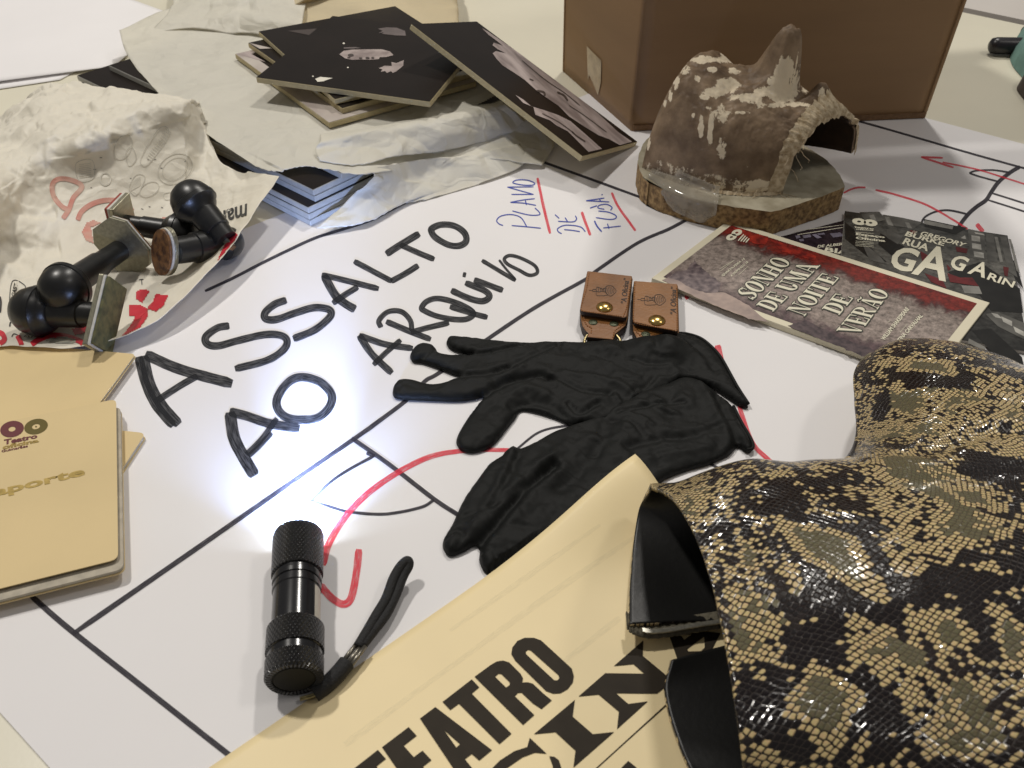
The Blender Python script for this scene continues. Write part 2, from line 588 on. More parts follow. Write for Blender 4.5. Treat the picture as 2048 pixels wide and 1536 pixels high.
bl = MB()
def s4(p, w=2.2, **k): st(bl, R4(p), w, **k)
s4([(300, 495), (420, 505), (540, 517)]); s4([(425, 505), (375, 430), (295, 405), (212, 418), (178, 452), (195, 480), (230, 495)])
s4([(305, 375), (440, 408), (522, 408), (528, 388), (490, 350)])
s4([(290, 305), (400, 285), (490, 275)]); s4([(290, 305), (400, 312), (500, 330)]); s4([(412, 288), (422, 326)])
s4([(298, 240), (480, 240)]); s4([(480, 240), (265, 180)]); s4([(265, 180), (480, 178)])
s4([(310, 140), (345, 122), (430, 124), (488, 148), (470, 164), (400, 164), (330, 152)], closed=True)
s4([(730, 528), (800, 535), (860, 545)]); s4([(905, 546), (860, 505), (745, 492), (680, 518), (682, 545), (710, 562)])
s4([(680, 460), (800, 465), (832, 442), (822, 415)]); s4([(655, 405), (690, 437)]); s4([(738, 430), (760, 465)])
s4([(1050, 515), (1195, 500)]); s4([(978, 456), (1000, 500), (1038, 546)], 3); s4([(1085, 480), (1098, 522)])
s4([(990, 430), (1100, 445), (1150, 437), (1152, 412), (1090, 385), (1010, 376)])
s4([(942, 352), (1000, 332)]); s4([(1110, 372), (1122, 346), (1080, 322), (1022, 328), (1008, 350), (1060, 362)])
s4([(910, 292), (1060, 270)]); s4([(910, 292), (1000, 296), (1100, 302)]); s4([(1020, 276), (1030, 300)])
s4([(1038, 240), (1044, 244)], 3)
bl.build("blue_lettering", M['blue_ink'], PAP)

# ------------------------------------------------------------------ blank sheets at the upper left
def flat_sheet(name, label, px, z0, lift=None, cat="paper sheet", n=24):
    q = [P(*p, z0) for p in px]
    A = np.array([[q[0] * (1 - s) * (1 - t) + q[1] * s * (1 - t) + q[2] * s * t + q[3] * (1 - s) * t for s in np.linspace(0, 1, n)] for t in np.linspace(0, 1, n)])
    if lift:
        for j in range(n):
            for i in range(n):
                A[j, i, 2] += lift(i / (n - 1), j / (n - 1))
    o = obj(name, A.reshape(-1, 3), grid_faces(n, n), M['paper'], sm=True)
    o.modifiers.new("thick", 'SOLIDIFY').thickness = .0003
    return tag(o, label, cat)
flat_sheet("paper_sheet", "blank white sheet in the far corner, its near edge curling off the table", [(-420, 226), (228, 136), (345, 28), (-260, -190)], .0006, lambda s, t: .005 * (1 - t) ** 3 * (1 - .6 * s))
flat_sheet("paper_sheet", "second blank white sheet peeping out below the curled far corner sheet", [(-380, 236), (120, 160), (300, 60), (-240, -150)], .0001, lambda s, t: .0004 * (1 - t) ** 3)

# ------------------------------------------------------------------ cream poster
PO = thing("poster", "cream paper poster with big dark brown letters, its top corner lying over a glove", "poster", P(900, 1400))
pc = P(1270, 910, .019); pc2 = pc.copy(); pc2[2] = 0
a1 = math.radians(180 + 40.6); a2 = math.radians(-55)
d1 = np.array([math.cos(a1), math.sin(a1), 0]); d2 = np.array([math.cos(a2), math.sin(a2), 0])
def poster_z(s_, t):
    r = np.hypot(s_, t * .9)
    return .0009 + .0190 * np.exp(-(s_ / .064) ** 2 - (t / .032) ** 2) + .00012 * np.sin(s_ * 55 + t * 20) ** 2
PB = np.zeros((70, 70, 3))
for j, t in enumerate(np.linspace(0, .30, 70)):
    for i, s_ in enumerate(np.linspace(0, .46, 70)):
        p = pc2 + d1 * s_ + d2 * t
        p[2] = poster_z(s_, t)
        PB[j, i] = p
po = obj("sheet", PB.reshape(-1, 3), grid_faces(70, 70), M['cream'], PO, sm=True)
po.modifiers.new("thick", 'SOLIDIFY').thickness = .00025
po_bvh = BVHTree.FromPolygons([tuple(p) for p in PB.reshape(-1, 3)], grid_faces(70, 70))
on_po = onbvh(po_bvh, .0003, onz(.0016))
CA = lambda p: K(680, 1230, .2051, p)
CB = lambda p: K(1000, 1230, .2051, p)
lt = MB()
for pl in [
    [CA([(60, 1560), (370, 1318), (448, 1405), (355, 1480), (760, 1960), (640, 2050), (240, 1570), (140, 1650)])],
    [CA([(410, 1292), (670, 1095), (748, 1180), (622, 1278), (720, 1388), (805, 1325), (892, 1418), (808, 1482), (905, 1590), (990, 1520), (1075, 1610), (790, 1840)])],
    [CA([(780, 1012), (930, 900), (1482, 1320), (1358, 1422), (1285, 1358), (1218, 1408), (1300, 1510), (1180, 1610)]), CA([(1015, 1125), (1170, 1262), (1135, 1295)])],
    [CA([(1000, 850), (1285, 630), (1358, 707), (1285, 770), (1672, 1160), (1555, 1262), (1160, 868), (1075, 930)])],
    [CA([(1312, 605), (1470, 490), (1530, 455), (1590, 447), (1650, 465), (1760, 575), (1785, 620), (1778, 662), (1830, 658), (1880, 672), (1990, 775), (2065, 835), (1965, 920), (1880, 865), (1770, 760), (1735, 762), (1705, 795), (1895, 978), (1785, 1075)]), CA([(1512, 605), (1545, 575), (1575, 580), (1655, 660), (1655, 685), (1620, 710)])],
    [CB([(110, 385), (120, 320), (170, 255), (240, 225), (330, 225), (400, 250), (700, 525), (720, 600), (710, 660), (660, 725), (590, 765), (520, 770), (450, 745), (150, 450)]), CB([(250, 360), (275, 342), (300, 350), (570, 590), (578, 620), (560, 640), (530, 640), (255, 385)])],
    [CB([(1110, 500), (1397, 250), (1390, 400), (1590, 565), (1640, 610), (1620, 700), (1530, 770), (1130, 765), (1250, 870), (1440, 845), (1140, 1115), (1158, 945), (960, 778), (765, 797), (1025, 570), (1405, 575), (1300, 482)])],
    [CB([(330, 1165), (730, 830), (708, 993), (905, 1165), (1112, 1143), (715, 1490), (735, 1325), (540, 1145)])],
    [CB([(290, 1200), (455, 1355), (340, 1345), (220, 1390), (60, 1500), (-60, 1640), (-160, 1600), (-80, 1500), (0, 1420), (140, 1330), (265, 1290)])],
    [CB([(480, 1380), (530, 1385), (575, 1420), (600, 1500), (560, 1640), (500, 1640), (515, 1480)])],
    [CB([(1650, 205), (1750, 190), (1900, 150), (2150, 180), (2048, 370), (1730, 440)]), CB([(1760, 200), (1865, 195), (1795, 245)]), CB([(1825, 335), (1990, 215), (1995, 320), (1960, 355), (1835, 358)])],
    [CB([(1185, 1490), (1250, 1425), (1330, 1490), (1400, 1600), (1150, 1600)])],
    [CB([(940, 1490), (1595, 893), (2200, 350), (2210, 360), (1606, 903), (955, 1490), (800, 1640), (785, 1630)])],
]:
    lt.poly(pl, on_po)
sh = MB()
sh.stroke([(690, 1490, 16), (880, 1350, 10), (1100, 1190, 14), (1290, 1060, 8)], 12, on_po, n=12)
sh.stroke([(900, 1262, 8), (1060, 1150, 12), (1200, 1050, 7)], 12, on_po, n=12)
sh.stroke([(1120, 1330, 10), (1240, 1236, 14)], 12, on_po, n=12)
sh.build("faint_show_through", ink("show_through_grey", (.40, .42, .36), .085, .07), po)
lt.build("poster_lettering", M['brown_print'], po)

# ------------------------------------------------------------------ notebooks
def notebook(label, tl_px, tr_px, br_px, z, width, rad=.004, group="cream notebooks at the left"):
    tr, br = P(*tr_px, z), P(*br_px, z)
    dn = br - tr; dn[2] = 0
    lf = np.array([dn[1], -dn[0], 0]); lf /= np.linalg.norm(lf)
    if lf[0] > 0: lf = -lf
    tl, bl_ = tr + lf * width, br + lf * width
    o = thing("notebook", label, "notebook", (tr + bl_) / 2 * np.array([1, 1, 0]), group)
    out = rounded([tr, br, bl_, tl], [rad, rad, 0.0005, .0005])
    return o, out
def nb_build(o, out, z, zb, open_=0):
    v, f = prism_w([p - np.array([0, 0, p[2] - z]) for p in out], .0005)
    c = obj("cover", v, f, M['kraft'], o)
    zz = z - .0006 - open_
    c0 = np.mean(out, axis=0)
    ins = [c0 + (p - c0) * .992 for p in out]
    v, f = prism_w([np.array([p[0], p[1], zz]) for p in ins], max(.0004, zz - zb - .0006))
    obj("pages", v, f, M['page'], o)
    v, f = prism_w([np.array([p[0] , p[1], zb + .0005]) for p in [c0 + (q - c0) * 1.006 for q in out]], .0005)
    obj("back_cover", v, f, M['kraft'], o)
n3, out = notebook("cream notebook at the bottom of the pile, only one rounded corner peeping out", None, (291, 866), (196, 1010), .0035, .09)
nb_build(n3, out, .0035, .0002)
n2, out = notebook("cream notebook against the crumpled wrapping, a stamp resting on its corner", None, (271, 708), (150, 872), .0062, .125, .003)
nb_build(n2, out, .0062, .0040)
n1, out = notebook("cream passport-like notebook with gold lettering on its cover, topmost of the pile", None, (232, 798), (236, 1118), .0105, .092)
# front cover slightly sprung open toward the near edge
v, f = prism_w([np.array([p[0], p[1], .0105]) for p in out], .0005)
cv1 = obj("cover", v, f, M['kraft'], n1)
c0 = np.mean(out, axis=0)
v, f = prism_w([np.array([p[0], p[1], .0082]) for p in [c0 + (q - c0) * np.array([1.0, 1.0, 1]) + np.array([.0035, -.0045, 0]) for q in out]], .0018)
obj("pages", v, f, M['page'], n1)
v, f = prism_w([np.array([p[0], p[1], .0072 - .0010]) for p in [q + np.array([.004, -.005, 0]) for q in out]], .0006)
obj("back_cover", v, f, M['kraft'], n1)
sp = onz(.0107)
g = MB(); text(g, "Passaporte", [(-128, 1027), (171, 955), (168, 933), (-131, 1003)], sp, bold=.035)
g.build("gold_lettering", M['gold'], cv1)
g = MB(); g.ellipse((24, 858), 24, 16, -12, sp, inner=.30); text(g, "Teatro", [(7, 890), (75, 876), (74, 867), (8, 879)], sp, .04); text(g, "Guimarães", [(3, 905), (56, 894), (55, 889), (3, 900)], sp, .03)
g.build("wine_print", M['wine'], cv1)
g = MB(); g.ellipse((72, 853), 24, 15, -14, sp, inner=.34); g.ellipse((72, 853), 2, 1.4, 0, sp)
g.build("olive_mark", M['olive_foil'], cv1)
g = MB(); text(g, "oficina", [(5, 899), (78, 884), (77, 877), (5, 890)], sp, .04)
g.build("gold_word", M['gold'], cv1)
# ------------------------------------------------------------------ cardboard box
M['card'] = mat("brown_cardboard", (.29, .172, .080), .62, var=.12, vscale=5, bump=.12, bscale=160, stretch=(1, 1, 6))
M['card_edge'] = mat("cardboard_edge", (.22, .125, .06), .8, var=.3, vscale=300)
M['tape'] = mat("clear_tape", (.50, .38, .24), .22, var=.3, vscale=90, coat=.3)
BX = thing("cardboard_box", "large brown cardboard box behind the plaster mask, a scrap of tape on its side", "box", (.25, .93, 0))
k0, k1, k2 = P(1125, 141), P(1262, 262), P(1850, 236)
k3 = k0 + (k2 - k1) * 1.0
k3[1] += .02
HB = .245
def up_(p, q, h=HB):
    c = (k0 + k2) / 2
    d = (p - c) / np.linalg.norm(p - c)
    r = p + d * q; r = r.copy(); r[2] = h
    return r
kk = [k0, k1, k2, k3]
tt = [up_(k0, .004), up_(k1, .004), up_(k2, .008), up_(k3, .006)]
tt[1] = tt[1] + np.array([.006, 0, 0])
# walls as a net with a slight bow so the card does not look machined
def wall(a, b_, c, d, bow, th=.004, n=24):
    A = np.zeros((n, n, 3))
    nrm = np.cross(b_ - a, d - a); nrm /= np.linalg.norm(nrm)
    for j, t in enumerate(np.linspace(0, 1, n)):
        for i, s_ in enumerate(np.linspace(0, 1, n)):
            A[j, i] = (a * (1 - s_) + b_ * s_) * (1 - t) + (d * (1 - s_) + c * s_) * t + nrm * bow * math.sin(math.pi * s_) * (t)
    return A
wl = MB()
for i, bow in ((0, .002), (1, -.006), (2, .002), (3, .002)):
    A = wall(kk[i], kk[(i + 1) % 4], tt[(i + 1) % 4], tt[i], bow)
    wl.add(A.reshape(-1, 3), grid_faces(24, 24))
o = wl.build("walls", M['card'], BX, sm=True)
s_ = o.modifiers.new("thick", 'SOLIDIFY'); s_.thickness = .004; s_.offset = -1
v, f = prism_w([p * np.array([.99, .998, 0]) + np.array([.003, 0, .006]) for p in kk], .005)
obj("base", v, f, M['card_edge'], BX)
for a, b_, sgn in ((tt[1], tt[2], -1), (tt[3], tt[0], 1)):
    out = np.array([0, sgn * .5, .866]) * .09
    v, f = prism_w([a + np.array([.006, 0, .001]), b_ + np.array([-.006, 0, .001]), b_ + out, a + out], .004, (0, sgn * .8, -.4))
    obj("flap", v, f, M['card'], BX)
# scrap of tape on the left side wall, a paler folded edge along the corner
wv, wf = wl.v, wl.f
bx_bvh = BVHTree.FromPolygons([tuple(p) for p in wv], wf)
onbx = onbvh(bx_bvh, .0008)
g = MB(); g.poly([(1175, 92), (1204, 121), (1203, 165), (1197, 190), (1190, 172), (1186, 196), (1180, 150), (1177, 160)], onbx)
g.build("tape_scrap", M['tape'], BX)

# ------------------------------------------------------------------ boards
M['edge'] = mat("board_edge", (.50, .42, .24), .75, var=.12, vscale=200, bump=.1, bscale=500)
M['edge_pale'] = mat("pale_board_edge", (.37, .365, .335), .7, var=.12, vscale=200)
M['photo_dark'] = mat("dark_photo_print", (.015, .0105, .0085), .34, var=.25, vscale=18, spec=.20)
M['photo_grey'] = mat("grey_photo_print", (.52, .44, .42), .35, col2=(.25, .20, .19), vscale=95, stretch=(.10, 1, 1, -.91))
M['photo_pale'] = mat("pale_photo_print", (.58, .53, .47), .35, col2=(.42, .36, .33), vscale=22)
M['photo_skin'] = mat("pale_figure_print", (.44, .37, .345), .35, col2=(.25, .20, .19), vscale=70)
M['photo_mid'] = mat("dusky_figure_print", (.17, .14, .135), .35, var=.3, vscale=60)
M['photo_white'] = mat("white_figure_print", (.80, .76, .66), .35)
M['photo_dim'] = mat("dark_detail_print", (.07, .055, .05), .35)

def board(label, top, th, edge, face, group):
    """slab from four world corners of its upper face, with the photograph printed on top"""
    top = [np.array(p, float) for p in top]
    n = np.cross(top[1] - top[0], top[2] - top[0]); n /= np.linalg.norm(n)
    if n[2] < 0: n = -n
    lo = np.mean(top, axis=0) - n * th
    o = thing("photo_board", label, "photo board", lo, group)
    v, f = prism_w(top, th, -n)
    bevel(obj("core", v, f, edge, o), .0004, 1)
    c = np.mean(top, axis=0)
    pr = [c + (p - c) * .996 + n * .00025 for p in top]
    if np.cross(pr[1] - pr[0], pr[2] - pr[0]) @ n < 0: pr = pr[::-1]
    A = pr
    obj("print", A, [(0, 1, 2, 3)], face, o)
    bvh = BVHTree.FromPolygons([tuple(p) for p in pr], [(0, 1, 2, 3)])
    return o, onbvh(bvh, .00022)

# lower stack: six boards lying under the tissue, their near corners fanned out
dirl = math.radians(139.3)
L1 = np.array([math.cos(dirl), math.sin(dirl), 0]); L2 = np.array([math.sin(dirl), -math.cos(dirl), 0])
LG = "boards of the stack under the tissue"
TB_ = .0054
ta_, tb_, tc_ = P(620, 441, TB_), P(629, 393, TB_ * 4), P(682, 347, TB_ * 6)
tips = [(ta_, 0, 0, "lowest board of the tissue-covered stack, its corner next to the black lettering"),
        (ta_ + L1 * .0004, .12, .004, "second board from the bottom of the tissue-covered stack, flush with the lowest"),
        (ta_ + L1 * .0009 + L2 * .0006, -.1, -.003, "third board from the bottom of the stack, a black strip of print above its edge"),
        (tb_, .25, .006, "fourth board from the bottom of the stack, set back above the lower black strip"),
        (tb_ + L1 * .0005, .1, .012, "fifth board from the bottom of the stack, the wide black strip on its top"),
        (tc_, -.2, .002, "topmost board of the tissue-covered stack, only its near corner uncovered")]
for i, (t, da, dl, lab) in enumerate(tips):
    t = np.array([t[0], t[1], TB_ * (i + 1)])
    a = dirl + math.radians(da)
    A1 = np.array([math.cos(a), math.sin(a), 0]); A2 = np.array([math.sin(a), -math.cos(a), 0])
    ll = .356 + dl
    board(lab, [t, t + A1 * ll, t + A1 * ll + A2 * .25, t + A2 * .25], TB_ - .0002, M['edge_pale'], M['photo_dark'], LG)

st0 = tb_
stack_area = [(st0 + L1 * a_ + L2 * b_)[:2] for a_, b_ in ((.004, .0), (.38, .0), (.38, .26), (.004, .26))]
# upper pile on the tissue
UG = "photo boards piled on the tissue"
def quad3(l, fr, r, z):
    a, b_, c = P(*l, z), P(*fr, z), P(*r, z)
    w1 = a - b_; w2 = c - b_
    e = np.array([w1[1], -w1[0], 0]) / np.linalg.norm(w1)
    if e @ w2 < 0: e = -e
    w2 = e * max(.157, 0)
    return [b_, b_ + w2, b_ + w2 + w1, a]
top_u1 = quad3((470, 108), (658, 246), (985, 190), .0394)
U1, s1 = board("pale photo board at the bottom of the uncovered pile, light picture on its near half", quad3((470, 108), (658, 246), (985, 190), .0394), .0050, M['edge'], M['photo_pale'], UG)
g = MB(); g.poly([(740, 240), (733, 232), (770, 225), (985, 178), (985, 190)], s1); g.poly([(500, 107), (545, 100), (600, 140), (560, 150)], s1)
g.build("dark_picture", M['photo_dark'], U1)
g = MB(); g.poly([(474, 108), (500, 103), (545, 128), (512, 146)], s1)
g.build("grey_picture", M['photo_grey'], U1)
U2, s2 = board("dark photo board second from the bottom of the uncovered pile", quad3((496, 86), (684, 217), (975, 170), .0447), .0050, M['edge'], M['photo_dark'], UG)
g = MB(); g.poly([(498, 86), (512, 82), (545, 97), (520, 98)], s2)
g.build("pale_picture", M['photo_pale'], U2)
U3, s3_ = board("dark photo board right under the face board, grey glow at its left corner", quad3((517, 63), (669, 199), (960, 165), .0502), .0050, M['edge'], M['photo_dark'], UG)
g = MB(); g.poly([(575, 62), (640, 57), (625, 72), (565, 106), (558, 100)], s3_)
g.build("grey_picture", M['photo_dim'], U3)
zt = .0560
q0, q1, q2 = P(512, 155, zt), P(860, 204, zt), P(665, 32, zt)
T1, s1_ = board("photo board with a pale face and hands on black, lying on top of the pile", [q0, q1, q1 + (q2 - q0), q2], .0050, M['edge'], M['photo_dark'], UG)
C5 = lambda p: K(500, 0, .293, p)
g = MB()
g.poly(C5([(610, 372), (640, 348), (700, 340), (790, 338), (900, 338), (955, 352), (980, 378), (930, 390), (885, 392), (880, 405), (820, 410), (760, 407), (700, 410), (650, 400)]), s1_)
g.poly(C5([(878, 467), (920, 450), (968, 452), (965, 425), (1000, 432), (1050, 412), (1046, 450), (1000, 488), (975, 500), (962, 487), (935, 500), (922, 486), (892, 492), (905, 476)]), s1_)
g.build("face_picture", M['photo_skin'], T1)
g = MB()
g.poly(C5([(872, 197), (930, 188), (1000, 190), (1058, 212), (1064, 245), (990, 243), (900, 232), (915, 222), (878, 228), (905, 212)]), s1_)
g.poly(C5([(640, 325), (720, 322), (760, 330), (700, 333), (640, 333)]), s1_)
g.build("hand_picture", M['photo_mid'], T1)
g = MB(); g.poly(C5([(445, 540), (480, 526), (520, 530), (565, 534), (530, 545), (500, 556), (462, 560)]), s1_); g.ellipse(C5([(640, 297)])[0], 2.2, 1.6, 0, s1_); g.ellipse(C5([(668, 462)])[0], 1.8, 1.2, 0, s1_); g.ellipse(C5([(430, 522)])[0], 1.8, 1.2, 0, s1_)
g.build("white_picture", M['photo_white'], T1)
g = MB()
s1b = onbvh(BVHTree.FromPolygons([tuple(p + np.array([0, 0, .0008])) for p in [q0, q1, q1 + (q2 - q0), q2]], [(0, 1, 2, 3)]), .0001)
for c_, rx, ry in (((688, 376), 20, 9), ((755, 396), 12, 5), ((802, 395), 14, 7), ((838, 394), 10, 6), ((675, 392), 12, 4)):
    g.ellipse(C5([c_])[0], rx * .293, ry * .293, 0, s1b)
g.build("shadow_picture", M['photo_dim'], T1)

# leaning board
lq = [P(822, 48, .0925), P(1165, 313, .027), P(1275, 284, .004)]
lq.append(lq[0] + lq[2] - lq[1])
def on_lean(e):
    o_, a_, b_ = lq[0], lq[1] - lq[0], lq[3] - lq[0]
    n_ = np.cross(a_, b_); n_ /= np.linalg.norm(n_)
    if n_[2] < 0: n_ = -n_
    T = np.linalg.pinv(np.column_stack([a_, b_]))
    def f(u, v):
        d = ray(u, v); p = CC + d * (((o_ - CC) @ n_) / (d @ n_))
        st_ = np.clip(T @ (p - o_), .006, .994)
        return o_ + a_ * st_[0] + b_ * st_[1] + n_ * e
    return f
LB, sl = board("photo board with rock-like grey shapes, leaning from the pile down beside the cardboard box", lq, .0052, M['edge'], M['photo_dark'], UG)
C7 = lambda p: K(740, 0, .2686, p)
sl = on_lean(.0005)
g = MB()
g.poly(C7([(832, 212), (880, 240), (960, 295), (1100, 385), (1280, 515), (1450, 640), (1580, 740), (1700, 850), (1850, 990), (1950, 1058), (1860, 1085), (1780, 1040), (1700, 1010), (1600, 950), (1480, 870), (1400, 790), (1300, 722), (1230, 670), (1150, 598), (1080, 550), (985, 490), (940, 440), (912, 400), (935, 384), (1010, 400), (950, 370), (912, 340), (920, 320), (990, 345), (940, 305), (880, 262)]), sl)
g.poly(C7([(1082, 710), (1140, 745), (1200, 795), (1290, 822), (1400, 860), (1490, 905), (1600, 1000), (1725, 1112), (1625, 1135), (1540, 1050), (1470, 980), (1390, 940), (1340, 900), (1230, 858), (1215, 800), (1140, 770)]), sl)
g.build("rock_picture", M['photo_grey'], LB)
g = MB()
slb = on_lean(.0008)
for a_, w_ in (([(1130, 455), (1290, 590), (1450, 700), (1560, 790)], 1.8), ([(1390, 690), (1440, 715), (1470, 755)], 4), ([(1240, 680), (1290, 692), (1300, 718)], 4), ([(1480, 790), (1600, 870), (1760, 990)], 1.6), ([(1280, 850), (1400, 912), (1520, 1000)], 1.8), ([(1500, 985), (1540, 1020), (1600, 1060)], 3), ([(1185, 592), (1215, 605)], 2.5)):
    g.stroke(C7(a_), w_, slb)
g.build("shadow_picture", M['photo_dim'], LB)

# ------------------------------------------------------------------ tissue sheets
M['tissue'] = mat("tissue_paper", (.90, .875, .79), .5, var=.05, vscale=20, bump=.25, bscale=120, trans=.40, crease=(20, .85, .007))
def fabric(name, label, cat, rows, nu, nv, m, amp, sc, seed, thick=.00025, jag=0, lay=None):
    B = grid([[P(*p) for p in r] for r in rows], nu, nv)
    N = grid_normals(B)
    N[N[..., 2] < 0] *= -1
    for j in range(nv):
        for i in range(nu):
            e = amp * crumple(B[j, i], sc, seed) + amp * .35 * crumple(B[j, i], sc * 2.7, seed + 5)
            B[j, i] += N[j, i] * e
            if jag and j in (0, nv - 1):
                B[j, i] += np.array([0, jag * noise.noise(Vector((i * .31, j, seed))), 0])
    if lay:
        flat = B.reshape(-1, 3)
        ins = np.zeros(len(flat), bool)
        for quad in lay: ins |= poly_in(flat[:, :2], [np.array(p)[:2] for p in quad])
        flat[ins, 2] = np.clip(flat[ins, 2], .0331, .0340)
        on = poly_in(flat[:, :2], stack_area)
        flat[on, 2] = np.maximum(flat[on, 2], .0331)
        B = flat.reshape(B.shape)
    B[..., 2] = np.maximum(B[..., 2], .0008)
    o = obj(name, B.reshape(-1, 3), grid_faces(nv, nu), m, sm=True)
    if thick:
        t = o.modifiers.new("thick", 'SOLIDIFY'); t.thickness = thick; t.offset = 0
    if label: tag(o, label, cat)
    return o, B
fabric("tissue_sheet", "large tissue sheet between the covered stack and the uncovered pile of photo boards", "tissue paper", [
    [(238, 60, .030), (330, 22, .036), (430, 5, .036), (540, -12, .034), (680, -5, .033), (800, 20, .033), (905, 45, .033), (1000, 80, .03)],
    [(256, 112, .0345), (400, 105, .033), (500, 120, .0325), (620, 140, .0315), (740, 145, .0315), (860, 140, .0315), (960, 150, .030), (1060, 175, .014)],
    [(320, 190, .034), (430, 215, .0325), (520, 235, .0320), (640, 255, .0322), (740, 250, .0322), (850, 230, .0322), (985, 215, .028), (1095, 240, .010)],
    [(414, 268, .034), (490, 285, .032), (560, 300, .0325), (650, 305, .0325), (740, 300, .032), (850, 285, .026), (985, 268, .016), (1110, 282, .005)],
    [(515, 335, .032), (560, 343, .032), (610, 335, .032), (660, 340, .033), (735, 348, .032), (850, 330, .014), (985, 318, .010), (1085, 332, .003)]],
    150, 110, M['tissue'], .0022, 15, 1.3, jag=.002, lay=[top_u1])
fabric("tissue_sheet", "torn tissue paper corner hanging off the stack onto the drawing, beside the lit board corner", "tissue paper", [
    [(735, 338, .0325), (775, 330, .030), (850, 318, .020), (950, 308, .014), (1040, 290, .009)],
    [(748, 352, .029), (790, 352, .020), (860, 345, .010), (950, 338, .008), (1050, 325, .004)],
    [(700, 395, .015), (760, 392, .012), (830, 382, .006), (905, 372, .003), (990, 356, .002)],
    [(632, 457, .0065), (690, 450, .006), (745, 441, .004), (790, 412, .002), (850, 400, .001)]],
    70, 60, M['tissue'], .0024, 22, 4.1, jag=.002)
fabric("tissue_sheet", "folded strip of tissue paper lying along the near edge of the uncovered pile", "tissue paper", [
    [(640, 268, .0335), (730, 256, .0342), (820, 240, .0345), (900, 222, .034), (1005, 203, .030)],
    [(640, 282, .041), (730, 262, .043), (830, 246, .042), (910, 232, .039), (1015, 212, .032)],
    [(630, 300, .037), (720, 290, .038), (830, 276, .036), (930, 262, .030), (1060, 253, .012)],
    [(640, 322, .0345), (720, 330, .034), (800, 312, .030), (905, 298, .020), (1050, 262, .010)]],
    90, 50, M['tissue'], .0018, 18, 2.2, jag=.0015)
M['tissue_tan'] = mat("tan_tissue_paper", (.82, .72, .50), .6, var=.08, vscale=12, bump=.25, bscale=90, trans=.36, crease=(12, .5, .010))
fabric("tissue_sheet", "tan tissue paper standing up behind the photo board with the pale face", "tissue paper", [
    [(560, 75, .033), (640, 62, .036), (740, 58, .038), (830, 60, .038), (908, 58, .034), (918, 52, .030)],
    [(545, 40, .040), (620, 15, .048), (740, 0, .052), (830, 0, .050), (906, 10, .040), (914, 8, .034)],
    [(560, 10, .048), (630, -30, .060), (740, -70, .066), (830, -60, .060), (895, -40, .044), (905, -40, .034)],
    [(560, -50, .02), (640, -110, .02), (740, -150, .02), (830, -120, .02), (900, -90, .012), (905, -90, .006)]],
    90, 60, M['tissue_tan'], .0030, 10, 7.7)
fabric("tissue_sheet", "pale crumpled tissue paper at the back left of the board pile", "tissue paper", [
    [(300, 70, .030), (380, 62, .034), (470, 66, .036), (560, 72, .036), (600, 70, .034)],
    [(330, 35, .036), (400, 22, .044), (480, 20, .050), (560, 30, .050), (605, 40, .046)],
    [(345, 8, .036), (410, -20, .048), (490, -30, .056), (570, -30, .056), (620, -20, .05)],
    [(340, -30, .015), (420, -60, .02), (500, -80, .02), (580, -80, .02), (640, -60, .02)]],
    70, 50, M['tissue'], .0036, 13, 3.9)
